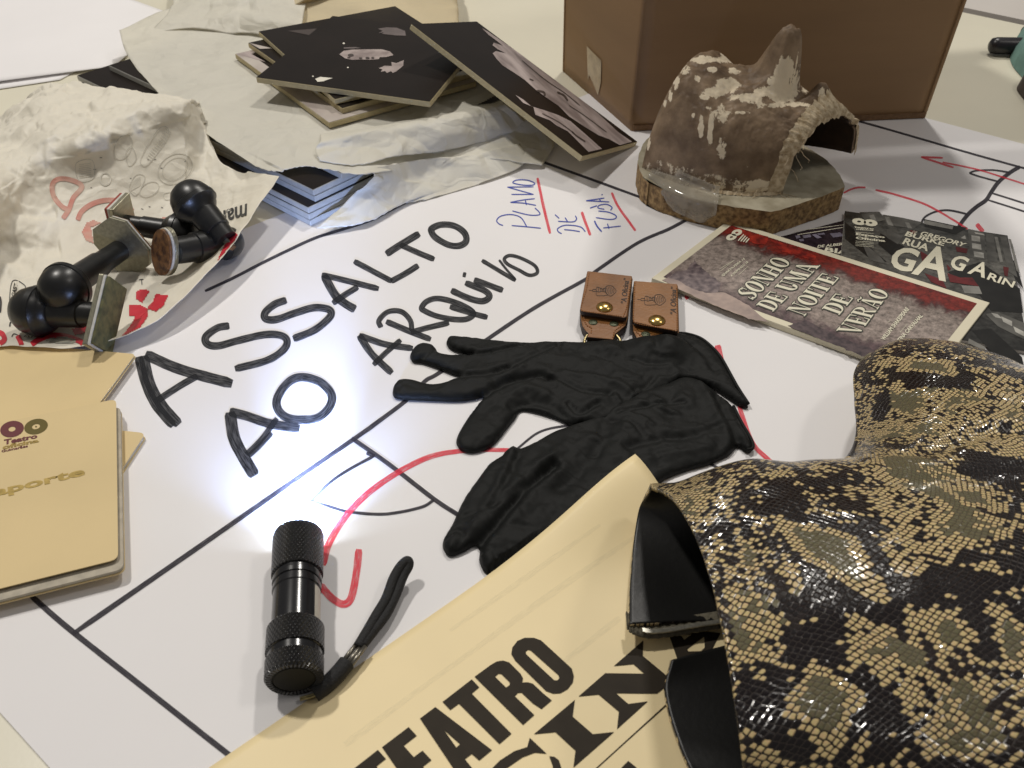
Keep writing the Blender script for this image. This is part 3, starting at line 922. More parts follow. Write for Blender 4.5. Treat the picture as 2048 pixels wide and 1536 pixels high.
# ------------------------------------------------------------------ printed wrapping with the stamps in it
M['wrap'] = mat("white_wrapping_paper", (.92, .89, .79), .5, var=.03, vscale=25, bump=.25, bscale=160, trans=.24, tcol=(.95, .80, .50), crease=(38, .34, .004))
M['red_print'] = mat("red_wrapping_print", (.62, .025, .045), .5, var=.12, vscale=150)
M['faded_red'] = mat("faded_red_print", (.60, .22, .17), .6, var=.25, vscale=60, col2=(.62, .42, .33))
M['grey_print'] = mat("faint_grey_print", (.56, .53, .45), .6, col2=(.74, .70, .60), vscale=120)
M['soft_black'] = mat("black_print", (.03, .03, .03), .5, var=.2, vscale=100)
rows = [
    [(-160, 735, .016), (-80, 715, .008), (0, 690, .0095), (60, 693, .0092), (130, 695, .0092), (200, 686, .0100), (262, 668, .010), (330, 628, .014), (400, 560, .020), (455, 500, .024), (505, 430, .028), (558, 352, .034)],
    [(-160, 700, .003), (-80, 680, .0012), (0, 650, .0022), (60, 655, .0022), (130, 660, .0022), (190, 650, .0018), (240, 632, .0016), (300, 592, .003), (362, 538, .006), (420, 482, .010), (462, 415, .014), (505, 345, .024)],
    [(-160, 610, .0015), (-80, 600, .0012), (0, 595, .0012), (60, 598, .0012), (130, 596, .0012), (190, 580, .0012), (240, 560, .0014), (290, 535, .0018), (345, 500, .0025), (400, 455, .005), (435, 400, .010), (470, 340, .022)],
    [(-160, 540, .006), (-80, 520, .006), (0, 505, .006), (50, 500, .005), (105, 492, .004), (170, 478, .0035), (220, 462, .0035), (270, 448, .004), (325, 430, .005), (375, 405, .008), (410, 360, .014), (440, 322, .024)],
    [(-160, 470, .040), (-80, 440, .042), (0, 420, .032), (45, 400, .026), (96, 372, .028), (165, 352, .030), (220, 340, .032), (270, 326, .034), (325, 305, .036), (372, 285, .038), (398, 272, .034), (425, 290, .028)],
    [(-160, 420, .066), (-80, 390, .060), (0, 352, .044), (45, 318, .044), (93, 288, .050), (160, 284, .054), (215, 258, .058), (268, 234, .060), (322, 222, .062), (368, 214, .060), (391, 210, .052), (405, 250, .034)],  # unseen left end raised so it casts shade on the notebook
    [(-160, 400, .060), (-80, 350, .050), (-10, 300, .040), (35, 262, .040), (85, 232, .046), (150, 228, .052), (212, 214, .056), (268, 204, .058), (322, 204, .060), (366, 206, .058), (389, 208, .050), (402, 230, .030)],
    [(-160, 350, .030), (-80, 310, .028), (0, 262, .026), (30, 228, .026), (88, 176, .036), (150, 170, .038), (215, 178, .042), (270, 184, .046), (320, 190, .050), (364, 200, .050), (386, 205, .044), (398, 215, .024)],
    [(-160, 320, .002), (-80, 290, .002), (0, 245, .002), (30, 210, .003), (88, 190, .004), (150, 200, .004), (215, 210, .004), (270, 215, .004), (320, 220, .005), (364, 225, .006), (386, 225, .008), (400, 225, .006)],
]
NU, NV = 250, 220
WB = grid([[P(*p) for p in r] for r in rows], NU, NV)
N = grid_normals(WB)
for j in range(NV):
    t = j / (NV - 1) * 8
    for i in range(NU):
        s_ = i / (NU - 1) * 11
        a = .0009
        sc_ = 34
        if t > 4.6: a, sc_ = .0046, 26
        elif s_ < 4.2 and t > 1.6: a, sc_ = .0042, 27
        elif t < 1.0: a = .0012
        elif s_ > 9: a = .0024
        p = WB[j, i].copy()
        e = a * crumple(p, sc_, 2.0) + a * .42 * crumple(p, 62, 6.0) + a * .12 * crumple(p, 140, 9.0)
        n = N[j, i] if N[j, i] @ (CC - p) > 0 else -N[j, i]
        WB[j, i] += n * e
WB[..., 2] = np.maximum(WB[..., 2], .0007)
wf = grid_faces(NV, NU)
wrap = obj("wrapping_paper", WB.reshape(-1, 3), wf, M['wrap'], sm=True)
tag(wrap, "crumpled white wrapping paper with red print, opened like a nest around the rubber stamps", "wrapping paper")
t = wrap.modifiers.new("thick", 'SOLIDIFY'); t.thickness = .0002; t.offset = -1
wbvh = BVHTree.FromPolygons([tuple(p) for p in WB.reshape(-1, 3)], wf)
onw = onbvh(wbvh, .0004)
CW = lambda p: K(0, 300, 600 / 2048, p)
CS = lambda p: K(0, 500, 300 / 2048, p)
def dense(pts, n=6):
    out = []
    for i in range(len(pts)):
        a, b_ = np.array(pts[i][:2], float), np.array(pts[(i + 1) % len(pts)][:2], float)
        for k in range(n): out.append(tuple(a + (b_ - a) * k / n))
    return out
def wpoly(mb, pts):
    """fill a printed patch with a fine net so that it follows the creases"""
    pts = [np.array(p[:2], float) for p in pts]
    lo, hi = np.min(pts, axis=0), np.max(pts, axis=0)
    st_ = 2.2
    def inside(q):
        c = False
        for i in range(len(pts)):
            a, b_ = pts[i], pts[i - 1]
            if (a[1] > q[1]) != (b_[1] > q[1]) and q[0] < (b_[0] - a[0]) * (q[1] - a[1]) / (b_[1] - a[1]) + a[0]: c = not c
        return c
    idx, v, f = {}, [], []
    nx, ny = int((hi[0] - lo[0]) / st_) + 2, int((hi[1] - lo[1]) / st_) + 2
    def vid(i, j):
        if (i, j) not in idx:
            q = onw(lo[0] + i * st_, lo[1] + j * st_)
            if q is None: return None
            idx[(i, j)] = len(v); v.append(q)
        return idx[(i, j)]
    for j in range(ny):
        for i in range(nx):
            if inside(lo + (np.array([i, j]) + .5) * st_):
                q = [vid(i, j), vid(i + 1, j), vid(i + 1, j + 1), vid(i, j + 1)]
                if None in q: continue
                z = [v[k] for k in q]
                if max(np.linalg.norm(z[0] - z[2]), np.linalg.norm(z[1] - z[3])) < .02: f.append(q)
    mb.add(v, f)
rp = MB()
wpoly(rp, CW([(930, 970), (960, 955), (1025, 960), (1000, 1000), (970, 1045), (932, 1020)]))
wpoly(rp, CW([(1065, 985), (1150, 995), (1120, 1060), (1070, 1105), (1005, 1085), (1050, 1030)]))
wpoly(rp, CW([(885, 1060), (960, 1060), (1010, 1085), (1010, 1140), (960, 1210), (880, 1270), (830, 1280), (900, 1190), (925, 1140), (880, 1130)]))
wpoly(rp, CW([(490, 1225), (560, 1205), (640, 1200), (680, 1225), (690, 1330), (650, 1310), (600, 1250), (510, 1265)]))
rp.stroke(CW([(215, 1330), (270, 1295), (340, 1272), (420, 1270), (500, 1290), (560, 1318), (545, 1345), (470, 1372)]), 11, onw, n=10)
rp.stroke(CW([(215, 1330), (260, 1360), (330, 1375)]), 9, onw, n=10)
rp.stroke(CW([(-10, 1245), (20, 1262), (30, 1300), (-10, 1330)]), 10, onw, n=10)
rp.stroke(CW([(120, 1270), (135, 1300), (150, 1335)]), 10, onw, n=8)
wpoly(rp, CW([(1545, 545), (1590, 545), (1620, 580), (1615, 630), (1580, 690), (1530, 740), (1480, 780), (1500, 720), (1540, 640)]))
rp.stroke(CW([(1525, 780), (1545, 740), (1580, 760), (1560, 730), (1610, 720)]), 4, onw)
rp.stroke(CW([(1525, 830), (1540, 740), (1620, 640), (1690, 540)]), 1.4, onw)
rp.build("red_print", M['red_print'], wrap)
fr = MB()
fr.stroke(CW([(430, 470), (470, 410), (500, 330), (560, 250), (480, 205), (400, 200), (358, 240), (370, 320), (420, 385), (470, 412)]), 10, onw, n=10)
fr.stroke(CW([(530, 480), (560, 420), (630, 370), (720, 345), (820, 350), (870, 380), (905, 420)]), 10, onw, n=10)
wpoly(fr, CW([(905, 460), (1000, 480), (1130, 460), (1230, 470), (1250, 520), (1100, 530), (900, 560), (890, 500)]))
wpoly(fr, CW([(590, 500), (640, 480), (690, 500), (620, 530), (640, 640), (590, 620), (560, 560)]))
fr.build("faded_print", M['faded_red'], wrap)
gp = MB()
def ring(c, rx, ry, a, w):
    ca, sa = math.cos(a), math.sin(a)
    gp.stroke(CW([(c[0] + rx * math.cos(t) * ca - ry * math.sin(t) * sa, c[1] + rx * math.cos(t) * sa + ry * math.sin(t) * ca) for t in np.linspace(0, 2 * math.pi, 16, endpoint=False)]), w, onw, n=4, closed=True)
ring((1195, 130), 125, 95, -.6, 1.6); ring((1195, 130), 95, 68, -.6, 1.2); ring((840, -20), 55, 90, .4, 1.6); ring((720, 200), 35, 42, 0, 3); ring((1020, 270), 70, 45, -.5, 1.5)
for q in ([(520, 90), (630, 70), (640, 190), (540, 210)], [(960, 60), (1090, -150), (1150, -110), (1010, 100)], [(880, 260), (930, 170), (990, 190), (930, 310)], [(860, 20), (900, -20), (930, 60), (880, 110)], [(1120, 300), (1190, 290), (1180, 330), (1130, 340)]):
    gp.stroke(CW(q), 1.6, onw, closed=True, n=5)
for k in range(14):
    x, y = 980 + k * 10, 60 - k * 15
    gp.stroke(CW([(x + 20, y - 10), (x + 60, y + 20)]), 1.5, onw, n=3)
for k in range(8):
    gp.stroke(CW([(540, 100 + k * 13), (625, 88 + k * 13)]), 1.2, onw, n=3)
    gp.stroke(CW([(890, 280 - k * 8), (960, 240 - k * 8)]), 1.3, onw, n=3)
gp.build("faint_print", M['grey_print'], wrap)
bp_ = MB()
text(bp_, "mar", [(495, 407), (438, 424), (441, 447), (494, 432)], onw, bold=.02)
bp_.stroke(CS([(120, 860), (170, 435), (345, 495), (300, 610)]), 1.6, onw, n=8)
text(bp_, "NDERGAST", [(24, 622), (37, 569), (29, 566), (16, 620)], onw, .02)
text(bp_, "3rd board", [(32, 630), (40, 594), (34, 592), (27, 628)], onw, .02)
bp_.stroke(CS([(135, 1050), (150, 990), (210, 985), (262, 1030), (270, 1090)]), 3, onw, n=8)
bp_.stroke(CS([(160, 1190), (190, 1150), (250, 1170)]), 1.6, onw); bp_.stroke(CS([(330, 1190), (370, 1165), (400, 1200)]), 1.6, onw); bp_.stroke(CS([(420, 1200), (480, 1170), (510, 1200)]), 1.6, onw)
bp_.stroke(CS([(0, 640), (14, 720), (5, 860)]), 4, onw, n=8)
bp_.stroke(CS([(1900, 410), (1960, 405)]), 1.5, onw); bp_.stroke(CS([(1935, 410), (1940, 480)]), 1.5, onw)
random.seed(3)
for k in range(16):
    x, y = 380 + random.random() * 1000, 40 + random.random() * 400
    bp_.stroke(CW([(x, y), (x + 8 + random.random() * 10, y + random.uniform(-6, 6))]), 1.3, onw, n=3)
bp_.build("black_print", M['soft_black'], wrap)
gr = MB()
wpoly(gr, CS([(600, 1230), (760, 1190), (900, 1190), (1030, 1225), (1040, 1270), (900, 1280), (700, 1270)]))
gr.build("smudge_print", mat("grey_smudge_print", (.20, .20, .17), .6, col2=(.40, .38, .30), vscale=200), wrap)

# ------------------------------------------------------------------ stamps
M['black_plastic'] = mat("black_plastic", (.009, .009, .009), .34, col2=(.017, .0165, .015), vscale=90, bump=.10, bscale=260)
M['stamp_metal'] = mat("brushed_stamp_plate", (.36, .34, .25), .38, .75, var=.25, vscale=400, bump=.3, bscale=900, stretch=(1, .12, 1))
M['stamp_brass'] = mat("dull_brass", (.42, .34, .18), .4, .8, var=.2, vscale=200)
M['stamp_felt'] = mat("white_stamp_backing", (.62, .60, .54), .7, var=.2, vscale=200)
M['rub_green'] = mat("green_stained_rubber", (.13, .12, .045), .6, col2=(.045, .05, .02), vscale=180, bump=.5, bscale=400)
M['rub_brown'] = mat("brown_stained_rubber", (.22, .10, .03), .55, col2=(.05, .018, .006), vscale=220, bump=.6, bscale=400)
M['rub_red'] = mat("red_stained_rubber", (.35, .05, .03), .6, var=.4, vscale=200)
def lathe(prof, A, B, n=36):
    """profile (t along A->B in metres, radius)"""
    A, B = np.array(A), np.array(B)
    ax = (B - A) / np.linalg.norm(B - A)
    u = np.cross(ax, [0, 0, 1.]); u /= np.linalg.norm(u)
    w = np.cross(u, ax)
    v, f, uv = [], [], []
    for t, r in prof:
        for k in range(n):
            th = 2 * math.pi * k / n
            v.append(A + ax * t + (u * math.cos(th) + w * math.sin(th)) * r)
            uv.append((k / n, t))
    m = len(prof)
    f = grid_faces(m, n, True)
    f += [list(range(n))[::-1], list(range((m - 1) * n, m * n))]
    return v, f, uv
SG = "rubber stamps in the crumpled wrapping"
def stamp(label, A, B, top, bot, width, shape, rub, rb=.0165, rh=.0085):
    A, B, top, bot = P(*A), P(*B), P(*top), P(*bot)
    ax = (B - A); D = np.linalg.norm(ax); ax /= D
    o = thing("rubber_stamp", label, "rubber stamp", [(A[0] + B[0]) / 2, (A[1] + B[1]) / 2, 0.001], SG)
    k = rb
    prof = [(-.98 * k, .02 * k), (-.92 * k, .38 * k), (-.75 * k, .66 * k), (-.45 * k, .88 * k), (-.12 * k, .985 * k), (.05 * k, 1.0 * k), (.08 * k, 1.045 * k), (.30 * k, 1.045 * k), (.33 * k, .98 * k), (.55 * k, .86 * k), (.78 * k, .68 * k)]
    prof += [(.80 * k, rh * 1.12), (1.25 * k, rh * 1.08)]
    mid = 1.25 * k + (D - 1.25 * k) * .45
    prof += [(mid, rh * 1.04), (mid + .0005, rh * .93), (D, rh * .88)]
    v, f, uv = lathe(prof, A, B)
    obj("handle", v, f, M['black_plastic'], o, sm=True).modifiers.new("es", 'EDGE_SPLIT').split_angle = math.radians(38)
    c = (top + bot) / 2; c = B + (c - B) - ax * ((c - B) @ ax)
    l = (top - bot) / 2; l -= ax * (l @ ax); hl = np.linalg.norm(l); l /= hl
    s_ = np.cross(ax, l); hw = width / 2
    if shape == 'rect':
        out = rounded([(-1, -1, 0), (1, -1, 0), (1, 1, 0), (-1, 1, 0)], .05, 3)
    elif shape == 'hex':
        out = [np.array(p, float) for p in ((-1, -.55, 0), (-.60, -1, 0), (.60, -1, 0), (1, -.55, 0), (1, .55, 0), (.60, 1, 0), (-.60, 1, 0), (-1, .55, 0))]
    else:
        out = [np.array((math.cos(t), math.sin(t), 0)) for t in np.linspace(0, 2 * math.pi, 32, endpoint=False)]
    def layer(nm, t0, t1, kk, m):
        a = [c + l * p[0] * hl * kk + s_ * p[1] * hw * kk for p in out]
        n = len(a)
        v = [p + ax * t0 for p in a] + [p + ax * t1 for p in a]
        f = [list(range(n))[::-1], list(range(n, 2 * n))] + [[i, (i + 1) % n, n + (i + 1) % n, n + i] for i in range(n)]
        bevel(obj(nm, v, f, m, o), .0004, 2)
    layer("plate", 0, .0032, 1.0, M['stamp_metal'])
    layer("backing", .0033, .0052, .985, M['stamp_felt'])
    layer("rubber_die", .0053, .0075, .95, rub)
    return o
stamp("black rubber stamp nearest the notebooks, its green-stained die standing on edge", (72, 622, .0185), (207, 630, .020), (238, 562, .036), (205, 702, .0085), .024, 'rect', M['rub_green'], .0170, .0092)
stamp("black-handled rubber stamp with a six-sided grey plate, lying behind the nearest stamp", (128, 577, .032), (238, 502, .018), (188, 455, .040), (278, 545, .004), .034, 'hex', M['rub_brown'], .0165, .0088)
stamp("rubber stamp with a small upright plate against the printed wall, mostly behind the others", (362, 466, .017), (252, 447, .021), (246, 403, .040), (258, 470, .010), .026, 'rect', M['rub_red'], .0150, .0078)
stamp("rubber stamp with an oval brown-stained die, lying against the right side of the wrapping", (455, 485, .014), (348, 502, .028), (326, 458, .046), (352, 545, .006), .024, 'oval', M['rub_brown'], .0125, .0110)
stamp("rubber stamp whose big black knob sticks up highest, its base buried behind the oval one", (386, 403, .044), (452, 480, .024), (457, 477, .024), (450, 487, .021), .006, 'rect', M['rub_brown'], .0165, .0100)
# ------------------------------------------------------------------ plaster mask on its chipboard base
M['chip'] = mat("chipboard", (.42, .275, .12), .85, col2=(.13, .075, .032), vscale=260, bump=.8, bscale=420)
M['chip_top'] = mat("grey_green_board_face", (.50, .455, .34), .7, col2=(.29, .25, .17), vscale=50, bump=.3, bscale=200)
M['plaster_cloth'] = mat("cream_gauze", (.70, .59, .42), .9, col2=(.40, .30, .18), vscale=240, bump=.9, bscale=700)
M['clear'] = mat("clear_sticky_tape", (.46, .41, .33), .12, var=.25, vscale=60, bump=.7, bscale=60, coat=.6)

def mask_mat():
    m = mat("brown_papier_mache", (.150, .095, .052), .42, bump=.8, bscale=240, spec=.5)
    nt = m.node_tree; b = nt.nodes["Principled BSDF"]
    tc = nt.nodes.new("ShaderNodeTexCoord")
    at = nt.nodes.new("ShaderNodeAttribute"); at.attribute_name = "plaster"
    n = nt.nodes.new("ShaderNodeTexNoise"); n.inputs["Scale"].default_value = 210; n.inputs["Detail"].default_value = 6; n.inputs["Roughness"].default_value = .7
    nt.links.new(tc.outputs["Object"], n.inputs["Vector"])
    ad = nt.nodes.new("ShaderNodeMath"); ad.operation = 'ADD'
    sc = nt.nodes.new("ShaderNodeMath"); sc.operation = 'MULTIPLY_ADD'; sc.inputs[1].default_value = 1.7; sc.inputs[2].default_value = -.85
    nt.links.new(n.outputs["Fac"], sc.inputs[0])
    nt.links.new(at.outputs["Fac"], ad.inputs[0]); nt.links.new(sc.outputs[0], ad.inputs[1])
    r = nt.nodes.new("ShaderNodeValToRGB")
    r.color_ramp.elements[0].position = .44; r.color_ramp.elements[1].position = .56
    nt.links.new(ad.outputs[0], r.inputs[0])
    n2 = nt.nodes.new("ShaderNodeTexNoise"); n2.inputs["Scale"].default_value = 70; n2.inputs["Detail"].default_value = 6
    nt.links.new(tc.outputs["Object"], n2.inputs["Vector"])
    r2 = nt.nodes.new("ShaderNodeValToRGB")
    r2.color_ramp.elements[0].position = .32; r2.color_ramp.elements[1].position = .70
    r2.color_ramp.elements[0].color = (.13, .082, .046, 1); r2.color_ramp.elements[1].color = (.30, .21, .13, 1)
    nt.links.new(n2.outputs["Fac"], r2.inputs[0])
    mx = nt.nodes.new("ShaderNodeMix"); mx.data_type = 'RGBA'
    nt.links.new(r.outputs[0], mx.inputs["Factor"])
    nt.links.new(r2.outputs[0], mx.inputs[6])
    mx.inputs[7].default_value = (.78, .67, .50, 1)
    nt.links.new(mx.outputs[2], b.inputs["Base Color"])
    mr = nt.nodes.new("ShaderNodeMapRange"); mr.inputs[3].default_value = .58; mr.inputs[4].default_value = .9
    nt.links.new(r.outputs[0], mr.inputs[0]); nt.links.new(mr.outputs[0], b.inputs["Roughness"])
    return m
M['mask'] = mask_mat()
M['mask_in'] = mat("dark_mask_inside", (.05, .026, .012), .7, var=.4, vscale=80, bump=.5, bscale=200)
MK = thing("plaster_mask", "brown papier-mache mask with pointed nose and flaking plaster, taped to a chipboard base", "mask", P(1450, 400))
bt = [(1300, 268), (1278, 300), (1274, 345), (1300, 368), (1360, 392), (1450, 412), (1545, 424), (1620, 402), (1692, 374), (1682, 352), (1652, 318), (1600, 285), (1450, 262)]
BZ = .0215
top = [P(a, b_, BZ) for a, b_ in bt]
cen = np.mean(top, axis=0)
# jagged sawn outline
ol = []
sm_ = rounded(top, [.012, .02, .02, .015, .02, .015, .004, .02, .003, .01, .01, .01, .03], 4)
for i, p in enumerate(sm_):
    q = sm_[(i + 1) % len(sm_)]
    for k in range(4):
        r = p + (q - p) * k / 4
        ol.append(r + np.array([noise.noise(Vector(r * 160)), noise.noise(Vector(r * 160 + np.array([5, 5, 5]))), 0]) * .0009)
v, f = prism_w(ol, BZ - .0006)
bs = obj("base_board", v, f, [M['chip'], M['chip_top']], MK, mi=[1] + [0] * (len(f) - 1))
# shell: a runs forehead -> chin end, b across; heights above the base
fr_, fa_ = P(1562, 388, BZ), P(1700, 330, BZ)
back_f, back_b = P(1284, 335, BZ), P(1312, 282, BZ)
NA, NB_ = 130, 150
mv = np.zeros((NA, NB_, 3)); pl = np.zeros((NA, NB_))
def G(x, c, s_): return math.exp(-((x - c) / s_) ** 2)
def lerp(a, b_, t): return a + (b_ - a) * t
for j in range(NA):
    a = j / (NA - 1)
    # front and back feet of the arch along the axis
    ff = (1 - a) ** 2 * back_f + 2 * a * (1 - a) * P(1400, 402, BZ) + a * a * fr_
    fb = (1 - a) ** 2 * back_b + 2 * a * (1 - a) * np.array([.225, .775, BZ]) + a * a * fa_
    Hc = .010 + .071 * math.sin(math.pi / 2 * min(1, a / .22)) ** .65
    Hc *= 1 + .05 * G(a, .30, .14) - .31 * max(0, (a - .45) / .55) ** 1.2
    for i in range(NB_):
        s_ = i / (NB_ - 1)
        b_ = 2 * s_ - 1
        p = ff * (1 - s_) + fb * s_
        sh = max(0, 1 - abs(b_) ** 2.6) ** .5
        z = Hc * sh
        z += .005 * G(a, .22, .07) * G(b_, -.1, .45) + .003 * G(a, .30, .05) * G(b_, .30, .3)       # brows
        z -= .007 * G(a, .46, .09) * G(b_, -.45, .20) + .010 * G(a, .46, .10) * G(b_, .42, .20)     # eye hollows
        k_ = max(0, min(1, (a - .44) / .25)) ** 2.8 if a < .69 else max(0, 1 - ((a - .69) / .085) ** 2)
        nose = G(b_, .05, .150 + .10 * max(0, .69 - a)) * k_
        nose = math.tanh(nose * 2.3) / math.tanh(2.3)
        z += .046 * nose + .0020 * nose * (noise.noise(Vector((a * 30, b_ * 22, 6))) + .6 * noise.noise(Vector((a * 70, b_ * 50, 2))))
        z += .007 * G(a, .68, .05) * (G(b_, -.22, .10) + G(b_, .28, .10))                            # nostrils
        z += .016 * G(a, .895, .055) * G(b_, .12, .24) - .004 * G(a, .83, .03) * G(b_, .05, .2)
        z += .0040 * noise.noise(Vector((a * 7, b_ * 4, 1))) * sh + .0019 * noise.noise(Vector((a * 20, b_ * 13, 3))) * sh + .0009 * noise.noise(Vector((a * 60, b_ * 40, 3)))
        if abs(b_) > .9: z *= .5 + .5 * (1 - abs(b_)) / .1
        # torn edges
        if i in (0, NB_ - 1): z -= .0
        # chin end swings outward a little and the far foot is torn off above the board
        q = p.copy(); q[2] = BZ + max(0, z)
        if b_ > .55: q[2] += .012 * ((b_ - .55) / .45) ** 2 * max(0, (a - .6) / .4)
        if j >= NA - 3:
            q[:2] += np.array([.0022, -.0022]) * noise.noise(Vector((s_ * 23, 1, j * .2)))
        mv[j, i] = q
# plaster: patches that stay stuck on the shell, traced where they are in the photograph
dq = mv.reshape(-1, 3) - CC
kd = dq @ FW
mu, mvv = 1024 + FPX * (dq @ RT) / kd, 768 - FPX * (dq @ UP) / kd
pc_ = np.full(len(mu), .06)
for x, y, rx, ry, w_ in [(1528, 370, 42, 40, .8), (1520, 430, 50, 60, .95), (1500, 530, 78, 62, .95), (1560, 540, 40, 50, .7), (1595, 355, 10, 26, .8), (1598, 460, 12, 60, .6), (1290, 570, 95, 24, .75), (1390, 535, 50, 34, .7), (1180, 500, 62, 44, .85), (1110, 540, 60, 30, .75), (1050, 570, 34, 16, .7), (1090, 720, 16, 60, .8), (1030, 740, 14, 70, .8), (1150, 680, 38, 70, .55), (1150, 870, 30, 58, .62), (1082, 800, 14, 46, .8), (1068, 632, 22, 10, .8), (985, 675, 12, 18, .7),
                         (1040, 348, 60, 22, .8), (1200, 345, 95, 24, .75), (1010, 462, 20, 15, .8), (1095, 405, 26, 13, .8), (1225, 415, 40, 18, .75), (940, 410, 34, 30, .62), (885, 480, 18, 44, .8), (850, 560, 12, 40, .7), (820, 605, 9, 24, .7), (1640, 510, 22, 44, .7), (1738, 570, 16, 52, .8), (1600, 610, 70, 14, .7), (1490, 615, 80, 16, .65), (705, 720, 16, 80, .9), (720, 830, 16, 40, .8), (1330, 660, 60, 14, .45), (1240, 660, 70, 12, .5), (1440, 470, 26, 30, .6), (1350, 600, 50, 40, .42), (1380, 1080, 60, 18, .7)]:
    X, Y = 1050 + .3418 * x, .3418 * y
    g_ = np.exp(-(((mu - X) / (.3418 * rx * 1.22)) ** 2 + ((mvv - Y) / (.3418 * ry * 1.22)) ** 2) ** 1.6)
    pc_ = np.maximum(pc_, w_ * 1.12 * g_)
for i in range(len(pc_)):
    q = mv.reshape(-1, 3)[i]
    pc_[i] += .24 * noise.noise(Vector(q * 110)) + .16 * noise.noise(Vector(q * 260))
pl = pc_.reshape(NA, NB_)
pl[:, :3] += .35; pl[:, -2:] += .3
mo = obj("shell", mv.reshape(-1, 3), [q[::-1] for q in grid_faces(NA, NB_)], [M['mask'], M['mask_in']], MK, sm=True)
ca = mo.data.color_attributes.new("plaster", 'FLOAT_COLOR', 'POINT')
ca.data.foreach_set("color", np.repeat(np.clip(pl.reshape(-1, 1), 0, 1), 4, 1).astype(np.float32).ravel())
t = mo.modifiers.new("thick", 'SOLIDIFY'); t.thickness = .0035; t.offset = -1 ; t.material_offset = 1; t.material_offset_rim = 0
# frayed gauze rim along the chin-end arch
rim = mv[-1]
mbr = MB(); vv = []; hw = []
for i in range(NB_):
    s_ = i / (NB_ - 1)
    wd = .0080 + .003 * math.sin(s_ * 3 + 1) + .0028 * noise.noise(Vector((s_ * 34, 0, 0)))
    if s_ > .66: wd *= max(.18, 1 - (s_ - .66) / .12)
    inner = mv[max(0, NA - 1 - int(wd / .0011) - 2), i]
    nrm = np.array([0, -.3, .95])
    mid_ = (rim[i] * .55 + inner * .45)
    j_ = .0013 * noise.noise(Vector((s_ * 75, 4, 0)))
    vv += [inner + nrm * (.0006 + j_), mid_ + nrm * .0024 + nrm * j_ * 1.5, rim[i] + np.array([.0015, -.0012, .0012]) + nrm * j_, rim[i] + np.array([.0006, -.0010, -.0032])]
obj("gauze_rim", vv, grid_faces(NB_, 4), M['plaster_cloth'], MK, sm=True)
# loose threads at the near foot of the rim and along the lower front edge
random.seed(11)
th = MB()
def tube(mb, pts, r, n=6, taper=False):
    pts = [np.array(p, float) for p in pts]
    m = len(pts); v = []
    for k in range(m):
        t = pts[min(k + 1, m - 1)] - pts[max(k - 1, 0)]
        t /= np.linalg.norm(t) + 1e-12
        u = np.cross(t, [0, 0, 1.])
        if np.linalg.norm(u) < 1e-3: u = np.array([1., 0, 0])
        u /= np.linalg.norm(u); w = np.cross(u, t)
        rr = r[k] if isinstance(r, (list, tuple, np.ndarray)) else r
        if taper: rr = rr * (1 - .6 * k / m)
        v += [pts[k] + (u * math.cos(a) + w * math.sin(a)) * rr for a in np.linspace(0, 2 * math.pi, n, endpoint=False)]
    f = grid_faces(m, n, True)
    f += [list(range(n))[::-1], list(range((m - 1) * n, m * n))]
    return mb.add(v, f)
for k in range(34):
    s0 = rim[int(random.random() ** 2 * 40)] if k < 20 else mv[random.randint(60, 128), 1]
    d = np.array([random.uniform(-1, .6), random.uniform(-1, .1), random.uniform(-.7, .15)])
    d /= np.linalg.norm(d)
    pts = [s0 + d * q * random.uniform(.006, .016) + np.array([0, 0, -.004 * q * q]) + np.array([random.uniform(-1, 1), random.uniform(-1, 1), 0]) * .0012 * q for q in np.linspace(0, 1, 6)]
    for p in pts: p[2] = max(p[2], BZ + .0003 if p[1] > .625 else .0008)
    tube(th, pts, .00022, 5)
th.build("loose_threads", M['plaster_cloth'], MK)
gl = MB()
for j in range(70, NA):
    for q in range(2):
        p = mv[j, 0]; w_ = .0022 + .0016 * noise.noise(Vector((j * .4, q, 2)))
        gl.v.append(p + np.array([0, -w_ if q == 0 else .001, .0010 + (.0022 if q else -.0006) + .001 * noise.noise(Vector((j * .7, q, 8)))])); gl.uv.append((0, 0))
gl.f = grid_faces(NA - 70, 2)
gl.build("gauze_hem", M['plaster_cloth'], MK, sm=True)
# clear tape over the front left edge of the base
tp = [[(1318, 322, .0300), (1345, 332, .0320), (1380, 348, .0330), (1420, 365, .032), (1440, 374, .030)],
      [(1305, 338, .0245), (1335, 350, .0250), (1375, 366, .0255), (1418, 382, .0252), (1438, 392, .025)],
      [(1298, 352, .0225), (1330, 372, .0228), (1372, 391, .0228), (1415, 402, .0226), (1436, 408, .0224)],
      [(1296, 366, .016), (1326, 392, .015), (1368, 412, .014), (1410, 424, .014), (1432, 426, .014)],
      [(1312, 388, .008), (1336, 412, .006), (1372, 432, .005), (1402, 444, .003), (1424, 432, .007)]]
B = grid([[P(*p) for p in r] for r in tp], 50, 40)
Nn = grid_normals(B)
for j in range(40):
    for i in range(50):
        n_ = Nn[j, i] if Nn[j, i] @ (CC - B[j, i]) > 0 else -Nn[j, i]
        B[j, i] += n_ * (.0012 + .0011 * crumple(B[j, i], 60, 1.5))
tpo = obj("clear_tape", B.reshape(-1, 3), grid_faces(40, 50), M['clear'], MK, sm=True)
M['clear'].node_tree.nodes["Principled BSDF"].inputs["Alpha"].default_value = .55

